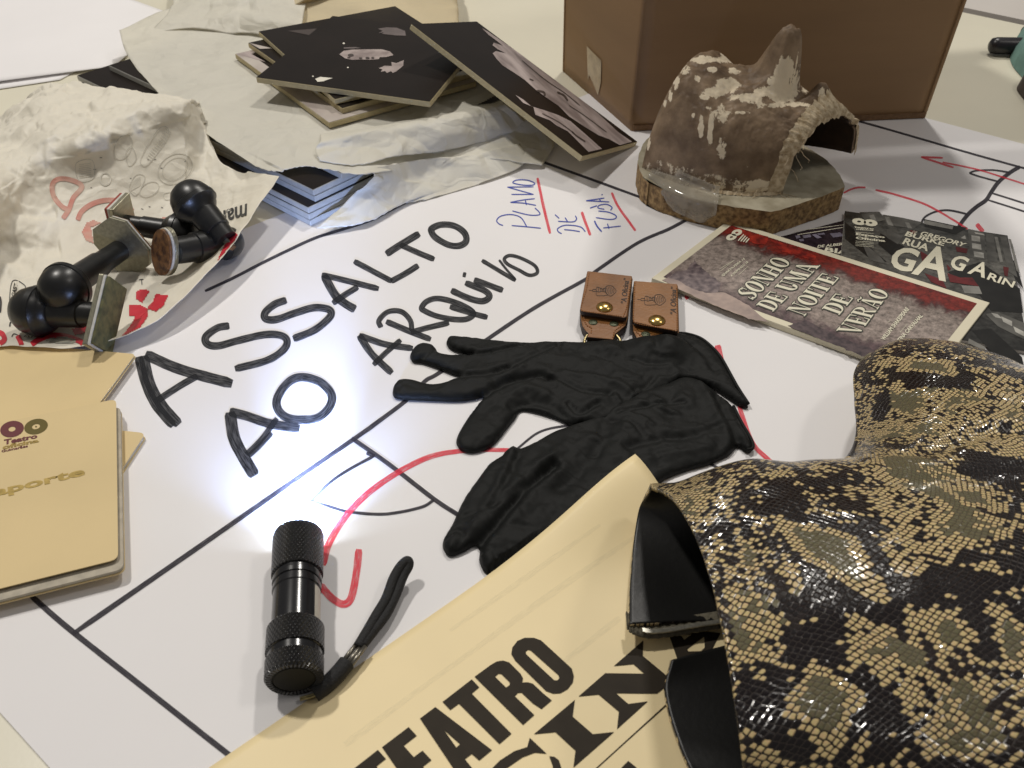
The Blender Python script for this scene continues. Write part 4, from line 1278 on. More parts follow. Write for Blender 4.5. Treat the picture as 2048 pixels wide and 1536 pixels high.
# ------------------------------------------------------------------ printed leaflets
def print_mat(name, stops, sx, sy, rough=.32, streak=.25, warp=.10, band='y'):
    """painting-like print: colour bands across the sheet, broken up by brushy noise (UV 0-1)"""
    m = bpy.data.materials.new(name); m.use_nodes = True
    nt = m.node_tree; b = nt.nodes["Principled BSDF"]; b.inputs["Roughness"].default_value = rough
    uv = nt.nodes.new("ShaderNodeUVMap")
    mp = nt.nodes.new("ShaderNodeMapping"); mp.inputs["Scale"].default_value = (sx, sy, 1)
    nt.links.new(uv.outputs[0], mp.inputs[0])
    n = nt.nodes.new("ShaderNodeTexNoise"); n.inputs["Scale"].default_value = 1; n.inputs["Detail"].default_value = 8; n.inputs["Roughness"].default_value = .65; n.inputs["Distortion"].default_value = .8
    nt.links.new(mp.outputs[0], n.inputs["Vector"])
    sp_ = nt.nodes.new("ShaderNodeSeparateXYZ"); nt.links.new(uv.outputs[0], sp_.inputs[0])
    ma = nt.nodes.new("ShaderNodeMath"); ma.operation = 'MULTIPLY_ADD'; ma.inputs[1].default_value = warp * 4; 
    nt.links.new(n.outputs["Fac"], ma.inputs[0]); nt.links.new(sp_.outputs['X' if band == 'x' else 'Y'], ma.inputs[2])
    su = nt.nodes.new("ShaderNodeMath"); su.operation = 'SUBTRACT'; su.inputs[1].default_value = warp * 2
    nt.links.new(ma.outputs[0], su.inputs[0])
    r = nt.nodes.new("ShaderNodeValToRGB")
    while len(r.color_ramp.elements) < len(stops): r.color_ramp.elements.new(.5)
    for e, (p, c) in zip(r.color_ramp.elements, stops): e.position = p; e.color = (*c, 1)
    nt.links.new(su.outputs[0], r.inputs[0])
    n3_ = nt.nodes.new("ShaderNodeTexNoise"); n3_.inputs["Scale"].default_value = 3.2; n3_.inputs["Detail"].default_value = 9; n3_.inputs["Roughness"].default_value = .75
    nt.links.new(mp.outputs[0], n3_.inputs["Vector"])
    r2 = nt.nodes.new("ShaderNodeValToRGB"); r2.color_ramp.elements[0].position = .36; r2.color_ramp.elements[1].position = .64
    r2.color_ramp.elements[0].color = (1 - streak * 2.2,) * 3 + (1,); r2.color_ramp.elements[1].color = (1 + streak * .9,) * 3 + (1,)
    nt.links.new(n3_.outputs["Fac"], r2.inputs[0])
    mx = nt.nodes.new("ShaderNodeMix"); mx.data_type = 'RGBA'; mx.blend_type = 'MULTIPLY'; mx.inputs["Factor"].default_value = 1
    nt.links.new(r.outputs[0], mx.inputs[6]); nt.links.new(r2.outputs[0], mx.inputs[7]); nt.links.new(mx.outputs[2], b.inputs["Base Color"])
    return m
M['leaf_paper'] = mat("cream_booklet_paper", (.76, .70, .53), .5, var=.04, vscale=30)
M['booklet_pages'] = mat("booklet_page_edges", (.55, .48, .34), .7, var=.3, vscale=500)
M['letter_cream'] = mat("cream_print", (.78, .74, .58), .45)
M['letter_shadow'] = mat("dark_green_print_shadow", (.040, .045, .033), .45, var=.3, vscale=200)
def leaflet(name, label, TL, TR, BL, zt, th, edge, top_m, cat="booklet", rad=.0008, perp=True):
    tl, tr, bl_ = P(*TL, zt), P(*TR, zt), P(*BL, zt)
    e = tr - tl
    w = bl_ - tl
    pe = np.array([e[1], -e[0], 0]) / np.linalg.norm(e)
    if pe @ w < 0: pe = -pe
    if perp: w = pe * (w @ pe)
    w = w * np.array([1, 1, 0])
    br = tr + w; bl_ = tl + w
    o = thing(name, label, cat, (tl + br) / 2 * np.array([1, 1, 0]))
    v, f = prism_w([tl, tr, br, bl_], th)
    bevel(obj("pages", v, f, edge, o), .0005, 2)
    def at(s, t, z=.00015): return tl + e * s + w * t + np.array([0, 0, z])
    return o, at
def net(at, s0, s1, t0, t1, n, m, z=.00015):
    v, uv = [], []
    for j in range(m):
        for i in range(n):
            s, t = s0 + (s1 - s0) * i / (n - 1), t0 + (t1 - t0) * j / (m - 1)
            v.append(at(s, t, z)); uv.append((s, 1 - t))
    return v, grid_faces(m, n), uv

bo, bat = leaflet("booklet", "cream bordered booklet with a painted cover and a large cream five-line title", (1457, 440), (1980, 605), (1303, 556), .0050, .0046, M['leaf_paper'], None, perp=False)
v, f, uv = net(bat, .030, .967, .060, .945, 20, 12)
M['painting'] = print_mat("painted_cover", [(0, (.07, .04, .05)), (.10, (.13, .085, .09)), (.22, (.33, .265, .235)), (.45, (.38, .315, .28)), (.70, (.29, .235, .205)), (.77, (.10, .04, .038)), (.81, (.20, .022, .016)), (.90, (.24, .025, .018)), (1, (.09, .014, .014))], 14, 6.5, .34, .30, .10)
cvb = obj("cover_picture", v, f, M['painting'], bo, uv=uv)
zb_ = .0050 + .00035
on_b = onz(zb_)
BP = lambda p: K(1290, 420, .2295, p)
M['paint_pink'] = mat("pale_pink_paint", (.46, .35, .30), .35, col2=(.30, .23, .21), vscale=90)
M['paint_lilac'] = mat("lilac_paint", (.23, .18, .18), .35, col2=(.07, .05, .06), vscale=230)
M['paint_dark'] = mat("dark_plum_paint", (.10, .07, .075), .35, col2=(.028, .018, .025), vscale=260)
M['paint_red'] = mat("bright_red_paint", (.42, .035, .02), .35, col2=(.12, .012, .012), vscale=160)
def blobby(pts, amp, seed):
    out = []
    for a, b_ in dense(pts, 9):
        out.append((a + amp * noise.noise(Vector((a * .12, b_ * .12, seed))), b_ + amp * noise.noise(Vector((a * .12, b_ * .12, seed + 4)))))
    return out
g = MB(); g.poly(blobby(BP([(150, 610), (250, 560), (330, 640), (560, 720), (700, 720), (900, 830), (1080, 980), (900, 945), (600, 830), (300, 690)]), 2, 1), on_b); g.build("pink_corner", M['paint_pink'], cvb)
on_b2 = onz(zb_ + .00003)
g = MB(); g.poly(blobby(BP([(210, 590), (270, 540), (360, 520), (430, 440), (560, 560), (660, 640), (640, 720), (540, 725), (420, 690), (300, 620)]), 3, 2), on_b2); g.build("foliage", M['paint_lilac'], cvb)
g = MB(); g.poly(blobby(BP([(1240, 1010), (1400, 960), (1560, 1040), (1720, 1120), (1900, 1180), (2040, 1230), (2160, 1300), (1975, 1310), (1700, 1195), (1450, 1095)]), 3, 3), on_b2); g.build("dark_foliage", M['paint_dark'], cvb)
g = MB(); g.poly(blobby(BP([(760, 140), (900, 190), (1080, 230), (1060, 300), (960, 300), (800, 200)]), 4, 5), on_b2); g.poly(blobby(BP([(1080, 240), (1250, 320), (1500, 400), (1480, 440), (1200, 360)]), 4, 6), on_b2); g.build("red_flare", M['paint_red'], cvb)

# fat-face letters drawn as stems, hairlines and bowls
def RC(x0, y0, x1, y1): return [(x0, y0), (x1, y0), (x1, y1), (x0, y1)]
def bowl(cx, cy, ro, ho, ri, hi, a0, a1, n=14):
    o_ = []
    for k in range(n):
        t0 = math.radians(a0 + (a1 - a0) * k / n); t1 = math.radians(a0 + (a1 - a0) * (k + 1) / n)
        o_.append([(cx + ro * math.cos(t0), cy + ho * math.sin(t0)), (cx + ro * math.cos(t1), cy + ho * math.sin(t1)), (cx + ri * math.cos(t1), cy + hi * math.sin(t1)), (cx + ri * math.cos(t0), cy + hi * math.sin(t0))])
    return o_
SF = .055
def serif(x0, x1): return [RC(x0, 0, x1, SF), RC(x0, 1 - SF, x1, 1)]
FF = {
 'I': (.42, [RC(.10, SF, .32, 1 - SF)] + serif(0, .42)),
 'H': (.98, [RC(.10, SF, .32, 1 - SF), RC(.66, SF, .88, 1 - SF), RC(.32, .47, .66, .53)] + serif(0, .42) + serif(.56, .98)),
 'N': (.92, [RC(.10, SF, .15, 1 - SF), RC(.76, .02, .81, 1 - SF), [(.10, 1), (.34, 1), (.81, 0), (.66, 0)], RC(0, 0, .26, SF), RC(.64, 1 - SF, .92, 1), RC(0, 1 - SF, .10, 1)]),
 'O': (.88, bowl(.44, .5, .44, .51, .20, .45, 0, 360, 28)),
 'D': (.86, [RC(.10, SF, .32, 1 - SF), RC(0, 0, .42, SF), RC(0, 1 - SF, .42, 1)] + bowl(.40, .5, .46, .5, .22, .445, -90, 90)),
 'E': (.80, [RC(.10, SF, .32, 1 - SF), RC(0, 0, .78, SF), RC(0, 1 - SF, .78, 1), RC(.32, .47, .52, .53), RC(.52, .36, .57, .64), [(.70, SF), (.78, SF), (.80, .32), (.76, .32)], [(.70, 1 - SF), (.78, 1 - SF), (.80, .68), (.76, .68)]]),
 'U': (.90, [RC(.10, .30, .32, 1 - SF), RC(.72, .30, .77, 1 - SF), RC(0, 1 - SF, .42, 1), RC(.60, 1 - SF, .90, 1)] + bowl(.435, .30, .335, .31, .115, .25, 180, 360)),
 'M': (1.12, [RC(.10, SF, .15, 1 - SF), RC(.80, SF, 1.02, 1 - SF), [(.08, 1), (.32, 1), (.60, 0), (.48, 0)], [(.80, 1), (.86, 1), (.60, 0), (.54, 0)], RC(0, 0, .26, SF), RC(.72, 0, 1.12, SF), RC(.86, 1 - SF, 1.12, 1)]),
 'A': (.94, [[(.40, 1), (.56, 1), (.86, SF), (.62, SF)], [(.40, 1), (.45, .97), (.17, SF), (.12, SF)], RC(.26, .30, .66, .35), RC(0, 0, .28, SF), RC(.52, 0, .94, SF)]),
 'V': (.94, [[(.08, 1 - SF), (.32, 1 - SF), (.54, 0), (.40, 0)], [(.76, 1 - SF), (.81, 1 - SF), (.52, 0), (.47, .03)], RC(0, 1 - SF, .42, 1), RC(.66, 1 - SF, .94, 1)]),
 'T': (.86, [RC(.32, SF, .54, 1 - SF), RC(0, 1 - SF, .86, 1), RC(.22, 0, .64, SF), [(0, 1 - SF), (.07, 1 - SF), (.03, .68), (0, .68)], [(.79, 1 - SF), (.86, 1 - SF), (.86, .68), (.83, .68)]]),
 'R': (.94, [RC(.10, SF, .32, 1 - SF), RC(0, 0, .42, SF), RC(0, 1 - SF, .40, 1), RC(.32, .47, .46, .52), [(.44, .50), (.58, .48), (.90, 0), (.68, 0)]] + bowl(.40, .735, .42, .265, .18, .215, -90, 90)),
 'S': (.70, bowl(.36, .735, .34, .265, .14, .215, 40, 190, 12) + [[(.02, .68), (.20, .76), (.68, .34), (.50, .26)]] + bowl(.34, .265, .36, .265, .14, .215, -150, 10, 12) + [RC(.60, .68, .65, 1), RC(.03, 0, .08, .32)]),
 ' ': (.36, []),
}
def fat(mb, word, quad, surf, dx=0, dy=0):
    x = 0; pol = []
    for ch in word:
        acc = ch == 'Ã'
        w_, ps = FF['A' if acc else ch]
        for p in ps: pol.append([(x + a, b_) for a, b_ in p])
        if acc: pol += [[(x + .22, 1.12), (x + .38, 1.22), (x + .38, 1.14), (x + .22, 1.06)], [(x + .38, 1.22), (x + .56, 1.12), (x + .56, 1.05), (x + .38, 1.14)], [(x + .56, 1.12), (x + .70, 1.20), (x + .70, 1.12), (x + .56, 1.05)]]
        x += w_ + .07
    tot = x - .07
    for k, p in enumerate(pol):
        zc_ = (k % 9) * 2e-6
        put_uv(mb, [(a / tot + dx, b_ + dy) for a, b_ in p], [list(range(len(p)))], quad, lambda u, v_: surf(u, v_) + np.array([0, 0, zc_]))
words = [("SONHO", [(940, 785), (1280, 450), (1128, 400), (795, 715)]), ("DE UMA", [(1115, 885), (1528, 482), (1350, 452), (968, 828)]), ("NOITE", [(1390, 925), (1692, 590), (1545, 548), (1230, 868)]), ("DE", [(1692, 915), (1818, 765), (1662, 725), (1540, 860)]), ("VERÃO", [(1862, 1088), (2132, 722), (1985, 670), (1665, 1050)])]
gs, gw = MB(), MB()
on_b3, on_b4 = onz(zb_ + .00008), onz(zb_ + .00016)
for w_, q in words:
    q = BP(q)
    c = np.mean(np.array(q), axis=0)
    for ox, oy in ((2.2, 1.6), (-1.6, -1.0), (2.4, -.8), (-.4, 2.4)):
        fat(gs, w_, [(a + ox, b_ + oy) for a, b_ in q], onz(zb_ + .00008 + .000008 * (ox > 0) + .000016 * (oy > 0)))
    fat(gw, w_, q, on_b4)
gs.build("title_shadow", M['letter_shadow'], cvb)
for w_, q in [("QUARTA-FEIRA 14", [(680, 582), (874, 432), (860, 414), (664, 566)]), ("A DOMINGO 18", [(756, 582), (902, 457), (888, 443), (740, 570)])]:
    text(gw, w_, BP(q), on_b4, .03)
R6 = lambda p: K(1300, 400, .3652, p)
for w_, q in [("WILLIAM SHAKESPEARE", [(1284, 770), (1420, 600), (1402, 584), (1262, 758)]), ("CRISTINA CARVALHAL", [(1340, 812), (1496, 636), (1479, 621), (1322, 798)])]:
    text(gw, w_, R6(q), on_b4, .03)
text(gw, "de", R6([(1300, 672), (1316, 664), (1313, 660), (1297, 668)]), on_b4); text(gw, "encenação", R6([(1374, 728), (1412, 680), (1406, 676), (1366, 722)]), on_b4)
for c_ in ((753, 236), (800, 197)): gw.ellipse(BP([c_])[0], 10.8, 6.2, -14, on_b4, inner=.30)
for k in range(4): gw.stroke(BP([(812 + k * 22, 268 + k * 5), (860 + k * 16, 212 + k * 12)]), 2.6, on_b4, n=2)
for q in ([(650, 515), (770, 440)], [(660, 530), (780, 437)], [(812, 570), (900, 490)]): gw.stroke(BP(q), .8, on_b4, n=2)
gw.build("title_lettering", M['letter_cream'], cvb)

# black leaflets to the right of the booklet
M['night'] = print_mat("dark_violet_print", [(0, (.012, .008, .014)), (.5, (.03, .02, .03)), (1, (.018, .012, .020))], 9, 3, .28, .35, .1)
M['blk_edge'] = mat("leaflet_edges", (.45, .42, .38), .6, var=.3, vscale=300)
ao, aat = leaflet("leaflet", "dark violet leaflet mostly hidden under the booklet and the mask's base", (1536, 480), (1738, 428), (1560, 585), .0012, .0010, M['blk_edge'], None, "leaflet")
v, f, uv = net(aat, 0, 1, 0, 1, 8, 8, .0001); obj("cover_picture", v, f, M['night'], ao, uv=uv)
on_a = onz(.00145)
g = MB()
for q in ([(1310, 225), (1345, 218), (1355, 240), (1320, 250)], [(1370, 222), (1440, 212), (1450, 235), (1385, 245)], [(1455, 215), (1490, 208), (1540, 240), (1500, 248)], [(1500, 205), (1560, 198), (1570, 212), (1515, 218)], [(1610, 205), (1700, 195), (1735, 225), (1640, 240)], [(1340, 255), (1380, 250), (1385, 270), (1350, 272)]):
    g.poly(BP(q), on_a)
g.build("pale_windows", mat("violet_grey_print", (.22, .20, .26), .35, var=.4, vscale=120), ao)
g = MB(); text(g, "DE ALBERTO", BP([(1500, 330), (1795, 300), (1790, 278), (1510, 305)]), on_a, .02)
text(g, "BIA", BP([(1560, 360), (1790, 395), (1790, 345), (1575, 325)]), on_a, .03)
g.stroke(BP([(1330, 215), (1735, 150)]), 1.0, on_a, n=3); g.stroke(BP([(1300, 185), (1735, 128)]), .8, on_a, n=3)
g.build("white_lettering", M['letter_cream'], ao)

M['street'] = print_mat("grey_street_photo", [(0, (.03, .03, .028)), (.3, (.06, .058, .053)), (.6, (.14, .135, .12)), (1, (.06, .06, .055))], 5, 9, .30, .32, .16)
go, gat = leaflet("leaflet", "black and grey street-photo leaflet with white slanted capitals and red patches", (1690, 422), (2015, 471), (1700, 640), .0030, .0026, M['blk_edge'], None, "leaflet")
v, f, uv = net(gat, 0, 1, 0, 1, 14, 18, .0001); cvg = obj("cover_picture", v, f, M['street'], go, uv=uv)
RG = lambda p: K(1650, 400, .2214, p)
def gmat(n, v_): return mat(n, (v_, v_ * .97, v_ * .88), .32, var=.45, vscale=90)
gm = [gmat("print_black", .014), gmat("print_dark", .035), gmat("print_mid", .13), gmat("print_light", .27), gmat("print_pale", .50)]
gr_ = mat("print_red", (.15, .018, .020), .32, var=.45, vscale=120)
layers = [
 (0, "black_areas", [[(890, 170), (1170, 230), (1290, 250), (1180, 310), (900, 240)], [(1110, 650), (1400, 560), (1760, 800), (1790, 1020), (1500, 1000), (1400, 860), (1230, 760)], [(180, 200), (260, 260), (300, 330), (560, 560), (420, 540), (180, 350)], [(1330, 1180), (1500, 1160), (1780, 1420), (1800, 1520), (1600, 1480)], [(500, 300), (720, 420), (600, 500), (480, 400)], [(1660, 560), (1720, 540), (1790, 800), (1720, 720)]]),
 (2, "grey_facades", [[(310, 110), (490, 105), (560, 180), (380, 210)], [(520, 130), (700, 160), (880, 200), (800, 260), (560, 220)], [(1290, 260), (1440, 290), (1450, 540), (1310, 520)], [(1450, 300), (1520, 310), (1560, 560), (1470, 560)], [(1580, 330), (1640, 330), (1740, 700), (1650, 640)], [(560, 260), (700, 330), (660, 400), (560, 340)], [(330, 380), (470, 480), (560, 580), (400, 540)], [(1450, 1030), (1560, 1010), (1800, 1110), (1800, 1260), (1560, 1140)]]),
 (3, "light_streaks", [[(900, 180), (1160, 235), (1150, 265), (890, 215)], [(400, 140), (440, 130), (470, 200), (430, 215)], [(540, 150), (580, 155), (620, 235), (570, 225)], [(720, 200), (760, 205), (790, 260), (750, 255)], [(1530, 330), (1560, 335), (1610, 560), (1580, 560)], [(1230, 770), (1390, 780), (1420, 850), (1260, 840)], [(1660, 350), (1680, 355), (1760, 660), (1730, 640)], [(1300, 1250), (1450, 1330), (1440, 1360), (1290, 1290)]]),
 (4, "pale_windows", [[(1322, 318), (1400, 330), (1402, 378), (1325, 366)], [(1326, 388), (1410, 402), (1414, 450), (1330, 436)], [(1342, 462), (1432, 478), (1438, 526), (1350, 510)], [(1225, 345), (1265, 318), (1275, 355)], [(1500, 1020), (1560, 1030), (1600, 1070), (1540, 1060)], [(1590, 1050), (1690, 1095), (1690, 1140), (1610, 1100)], [(1700, 1140), (1798, 1190), (1798, 1232), (1720, 1190)], [(1350, 290), (1430, 305), (1445, 320), (1360, 305)]]),
]
for k, (mi_, nm, ps) in enumerate(layers):
    g = MB(); s_z = onz(.0030 + .00022 + k * .00003)
    for i, p in enumerate(ps): g.poly(RG(p), lambda u, v_: s_z(u, v_) + np.array([0, 0, i * 2e-6]))
    g.build(nm, gm[mi_], cvg)
g = MB(); s_z = onz(.0030 + .00036)
for p in ([(1105, 660), (1220, 700), (1330, 700), (1390, 780), (1230, 755), (1130, 740)], [(860, 460), (930, 500), (880, 560)], [(1180, 420), (1290, 440), (1280, 480), (1190, 465)], [(900, 660), (1060, 720), (1100, 800), (960, 740)], [(760, 270), (830, 280), (800, 310)], [(1100, 580), (1140, 620), (1110, 640)], [(1610, 600), (1660, 610), (1650, 690), (1620, 680)]):
    g.poly(RG(p), s_z)
g.build("red_patches", gr_, cvg)
g = MB(); s_z = onz(.0030 + .00044)
for w_, q, bd in [("G", [(560, 605), (775, 660), (872, 455), (655, 408)], .03), ("A", [(778, 665), (1092, 738), (1160, 445), (895, 395)], .02), ("G", [(1112, 600), (1235, 652), (1316, 528), (1180, 488)], .03), ("A", [(1283, 660), (1442, 706), (1492, 578), (1372, 545)], .02), ("RIN", [(1460, 715), (1696, 792), (1722, 738), (1492, 655)], .02), ("RUA", [(695, 395), (925, 466), (952, 404), (730, 340)], .03), ("BURKE", [(718, 322), (1070, 416), (1092, 376), (745, 282)], .03), ("GREGORY", [(852, 318), (1250, 426), (1286, 392), (880, 280)], .03), ("DE", [(785, 296), (826, 306), (838, 288), (800, 278)], 0),
                  ("Espaço", [(278, 322), (540, 350), (540, 326), (280, 294)], .04), ("Oficina", [(278, 352), (545, 379), (545, 357), (278, 328)], .04), ("teatro", [(265, 250), (440, 268), (440, 254), (265, 236)], .03), ("oficina", [(280, 268), (440, 280), (440, 268), (280, 254)], .03)]:
    text(g, w_, RG(q), s_z, bd)
for c_ in ((308, 195), (412, 206)): g.ellipse(RG([c_])[0], 14, 6.6, 8, s_z, inner=.28)
for y in (295, 375, 388, 402, 416): g.stroke(RG([(275, y - 5), (440, y + 8)]), .7, s_z, n=2)
g.build("white_lettering", M['letter_cream'], cvg)
# ------------------------------------------------------------------ leather pouches
M['leather'] = mat("tan_leather", (.25, .105, .030), .42, var=.28, vscale=60, bump=.25, bscale=500)
M['leather2'] = mat("ginger_leather", (.28, .118, .030), .42, var=.22, vscale=60, bump=.25, bscale=500)
M['leather_cut'] = mat("dark_leather_edge", (.030, .014, .008), .6, var=.3, vscale=200)
M['brass'] = mat("brass_snap", (.62, .42, .14), .22, 1.0, var=.15, vscale=200)
M['old_brass'] = mat("tarnished_ring", (.40, .33, .17), .35, .9, var=.3, vscale=300)
M['rivet'] = mat("green_tarnished_rivet", (.075, .085, .045), .45, .5, var=.4, vscale=400)
M['thread'] = mat("orange_thread", (.42, .18, .06), .7, var=.2, vscale=600)
M['burn'] = mat("burnt_print", (.030, .016, .010), .6, var=.2, vscale=300)
R8 = lambda p: K(1130, 520, .1318, p)
def pouch(label, leather, flap, body, snap, rivets, txt, fig, ring, stitches):
    c = P(*R8([flap[3]])[0], 0)
    o = thing("leather_pouch", label, "key pouch", c, "leather pouches above the glove")
    v, f = prism([q[:2] for q in R8(body)], .0075, .0005)
    bevel(obj("back_layer", v, f, [M['leather'] if leather == 1 else M['leather2'], M['leather_cut']], o, mi=[0, 1] + [1] * (len(f) - 2)), .0008, 2)
    fl = [P(a, b_, .0125) for a, b_ in R8(flap)]
    fl = rounded(fl, [.0012, .0012, .0035, .0035], 6)
    v, f = prism_w(fl, .0035)
    bevel(obj("flap", v, f, [M['leather'] if leather == 1 else M['leather2'], M['leather_cut']], o, mi=[0, 1] + [1] * (len(f) - 2)), .0006, 2)
    sz = onz(.0127)
    def dome(nm, ctr, z, r, h, m):
        q = P(*R8([ctr])[0], z)
        pr = [(r, 0), (r * .98, h * .25), (r * .82, h * .62), (r * .5, h * .9), (r * .2, h), (0.00001, h * 1.0)]
        v = []
        for rr, zz in pr: v += [q + np.array([rr * math.cos(a), rr * math.sin(a), zz]) for a in np.linspace(0, 2 * math.pi, 28, endpoint=False)]
        obj(nm, v, grid_faces(len(pr), 28, True), m, o, sm=True)
    dome("snap", snap, .0127, .0058, .0026, M['brass'])
    for rv in rivets: dome("rivet", rv, .0076, .0032, .0007, M['rivet'])
    g = MB(); text(g, "“A Oficina”", R8(txt), sz, .015)
    fc, fs = fig
    def F(p): return R8([(fc[0] + a * fs, fc[1] + b_ * fs) for a, b_ in p])
    g.stroke(F([(-40, -52), (10, -75), (70, -62), (120, 0), (100, 40), (40, 82), (-10, 60), (-40, 20)]), .9, sz, closed=True, n=5)
    for dx in (-25, 0, 25, 50, 75): g.stroke(F([(dx, -62 + abs(dx - 20) * .3), (dx + 14, 0), (dx, 64 - abs(dx - 20) * .5)]), .8, sz, n=5)
    g.stroke(F([(-40, -40), (-80, -20), (-120, -38), (-170, -50), (-180, 0), (-140, 20), (-80, 8), (-40, 20)]), 1.0, sz, closed=True, n=5)
    for dx in (-150, -120, -95, -70): g.stroke(F([(dx, -40), (dx + 6, 12)]), 1.0, sz, n=3)
    g.stroke(F([(-180, 0), (-175, 70), (-90, 78), (-10, 72)]), .8, sz, n=5)
    g.stroke(F([(-180, -15), (-225, -18), (-240, 0), (-225, 15), (-180, 12)]), 1.0, sz, n=5)
    g.stroke(F([(-245, 0), (-290, -4)]), .9, sz, n=2)
    g.build("burnt_print", M['burn'], o)
    g = MB()
    for line, z in stitches:
        pts = smooth([np.array(p, float) for p in R8(line)], 10)
        d = 0; seg = []
        for i in range(len(pts) - 1):
            m_ = max(2, int(np.linalg.norm(pts[i + 1] - pts[i]) / .5))
            for k in range(m_): seg.append(pts[i] + (pts[i + 1] - pts[i]) * k / m_)
        L_ = 0; run = []
        for i in range(1, len(seg)):
            L_ += np.linalg.norm(seg[i] - seg[i - 1])
            if (L_ % 4.6) < 3.2: run.append(tuple(seg[i]))
            elif len(run) > 1:
                tube(g, [P(run[0][0], run[0][1], z), P((run[0][0] + run[-1][0]) / 2, (run[0][1] + run[-1][1]) / 2, z + .00035), P(run[-1][0], run[-1][1], z)], .00035, 5); run = []
            else: run = []
    g.build("stitching", M['thread'], o)
    if ring:
        q = P(*R8([ring[0]])[0], .0042)
        tube_ = MB(); pts = [q + np.array([ring[1] * math.cos(a), ring[1] * .9 * math.sin(a), .002 * math.sin(a)]) for a in np.linspace(0, 2 * math.pi, 40)]
        tube(tube_, pts, .0011, 10); tube_.build("ring", M['old_brass'], o, sm=True)
pouch("brown leather key pouch with its brass ring in view, left one above the glove", 1, [(338, 162), (1022, 240), (938, 880), (220, 775)],
      [(330, 190), (232, 760), (232, 880), (262, 1000), (310, 1070), (352, 1110), (335, 1165), (735, 1205), (765, 1120), (840, 1060), (920, 990), (960, 880), (1030, 270)],
      (600, 718), [(425, 945), (745, 968)], [(930, 668), (975, 285), (890, 270), (842, 652)], ((655, 462), 1.0), ((570, 1255), .0122),
      [([(365, 190), (330, 420), (268, 620), (240, 745), (290, 775), (500, 805), (760, 840), (890, 858)], .0127), ([(885, 855), (940, 700), (975, 480), (1005, 270)], .0127), ([(285, 860), (310, 950), (345, 1000), (400, 1030), (395, 1150)], .0077), ([(910, 915), (870, 990), (790, 1040), (745, 1090), (725, 1185)], .0077)])
pouch("ginger leather key pouch half covered by the glove, right of the brown pouch", 2, [(1045, 312), (1708, 362), (1722, 1092), (1022, 930)],
      [(1040, 340), (1022, 950), (1035, 1080), (1080, 1170), (1130, 1205), (1560, 1225), (1690, 1160), (1735, 1090), (1715, 380)],
      (1395, 920), [(1225, 1125)], [(1688, 838), (1690, 415), (1605, 400), (1592, 815)], ((1400, 600), 1.05), None,
      [([(1062, 330), (1052, 600), (1040, 900), (1090, 960), (1300, 1005), (1640, 1062), (1690, 1072)], .0127), ([(1700, 1060), (1700, 700), (1690, 380)], .0127), ([(1055, 1010), (1090, 1090), (1180, 1180)], .0077)])

# ------------------------------------------------------------------ gloves
M['glove'] = mat("black_nitrile", (.0095, .0100, .0095), .60, var=.12, vscale=90, bump=.10, bscale=700, spec=.16)
R9 = lambda p: K(750, 520, .41667, p)
def outline(px, z, step=.0013):
    w = [P(a, b_, z)[:2] for a, b_ in smooth([np.array(p, float) for p in px], 8, True)]
    out = []
    for i in range(len(w)):
        a, b_ = np.array(w[i]), np.array(w[(i + 1) % len(w)])
        n = max(1, int(np.linalg.norm(b_ - a) / step))
        for k in range(n): out.append(a + (b_ - a) * k / n)
    return np.array(out)
def glove_height(p, o_, creases, h, rr, seed):
    d = np.where(poly_in(p, o_), poly_dist(p, o_), 0)
    x = np.clip(d / rr, 0, 1)
    z = h * np.sqrt(1 - (1 - x) ** 2) * (.75 + .25 * np.clip(d / .020, 0, 1))
    soft = np.clip(d / .003, 0, 1)
    for line, wd, amp in creases:
        w = [P(a, b_, .006)[:2] for a, b_ in smooth([np.array(q, float) for q in R9(line)], 6)]
        dd = np.full(len(p), 9.)
        for i in range(len(w) - 1): dd = np.minimum(dd, seg_dist(p, np.array(w[i]), np.array(w[i + 1])))
        z += amp * np.exp(-(dd / wd) ** 2) * soft
        z -= amp * .45 * np.exp(-(dd / (wd * 2.6)) ** 2) * soft
    for i in range(len(p)):
        if d[i] > 0:
            big_ = min(1, d[i] / .011)
            ca_, sa_ = .86, -.5
            x_, y_ = p[i][0] * ca_ + p[i][1] * sa_, (-p[i][0] * sa_ + p[i][1] * ca_)
            z[i] += (0.0013 * big_ * crumple((x_ * .62, y_, seed), 46, seed) + .0011 * crumple((x_ * .7, y_, seed + 3), 105, seed + 2) * (.35 + .65 * big_) + .0004 * crumple((x_, y_, seed + 5), 210, seed + 4)) * soft[i]
    return z
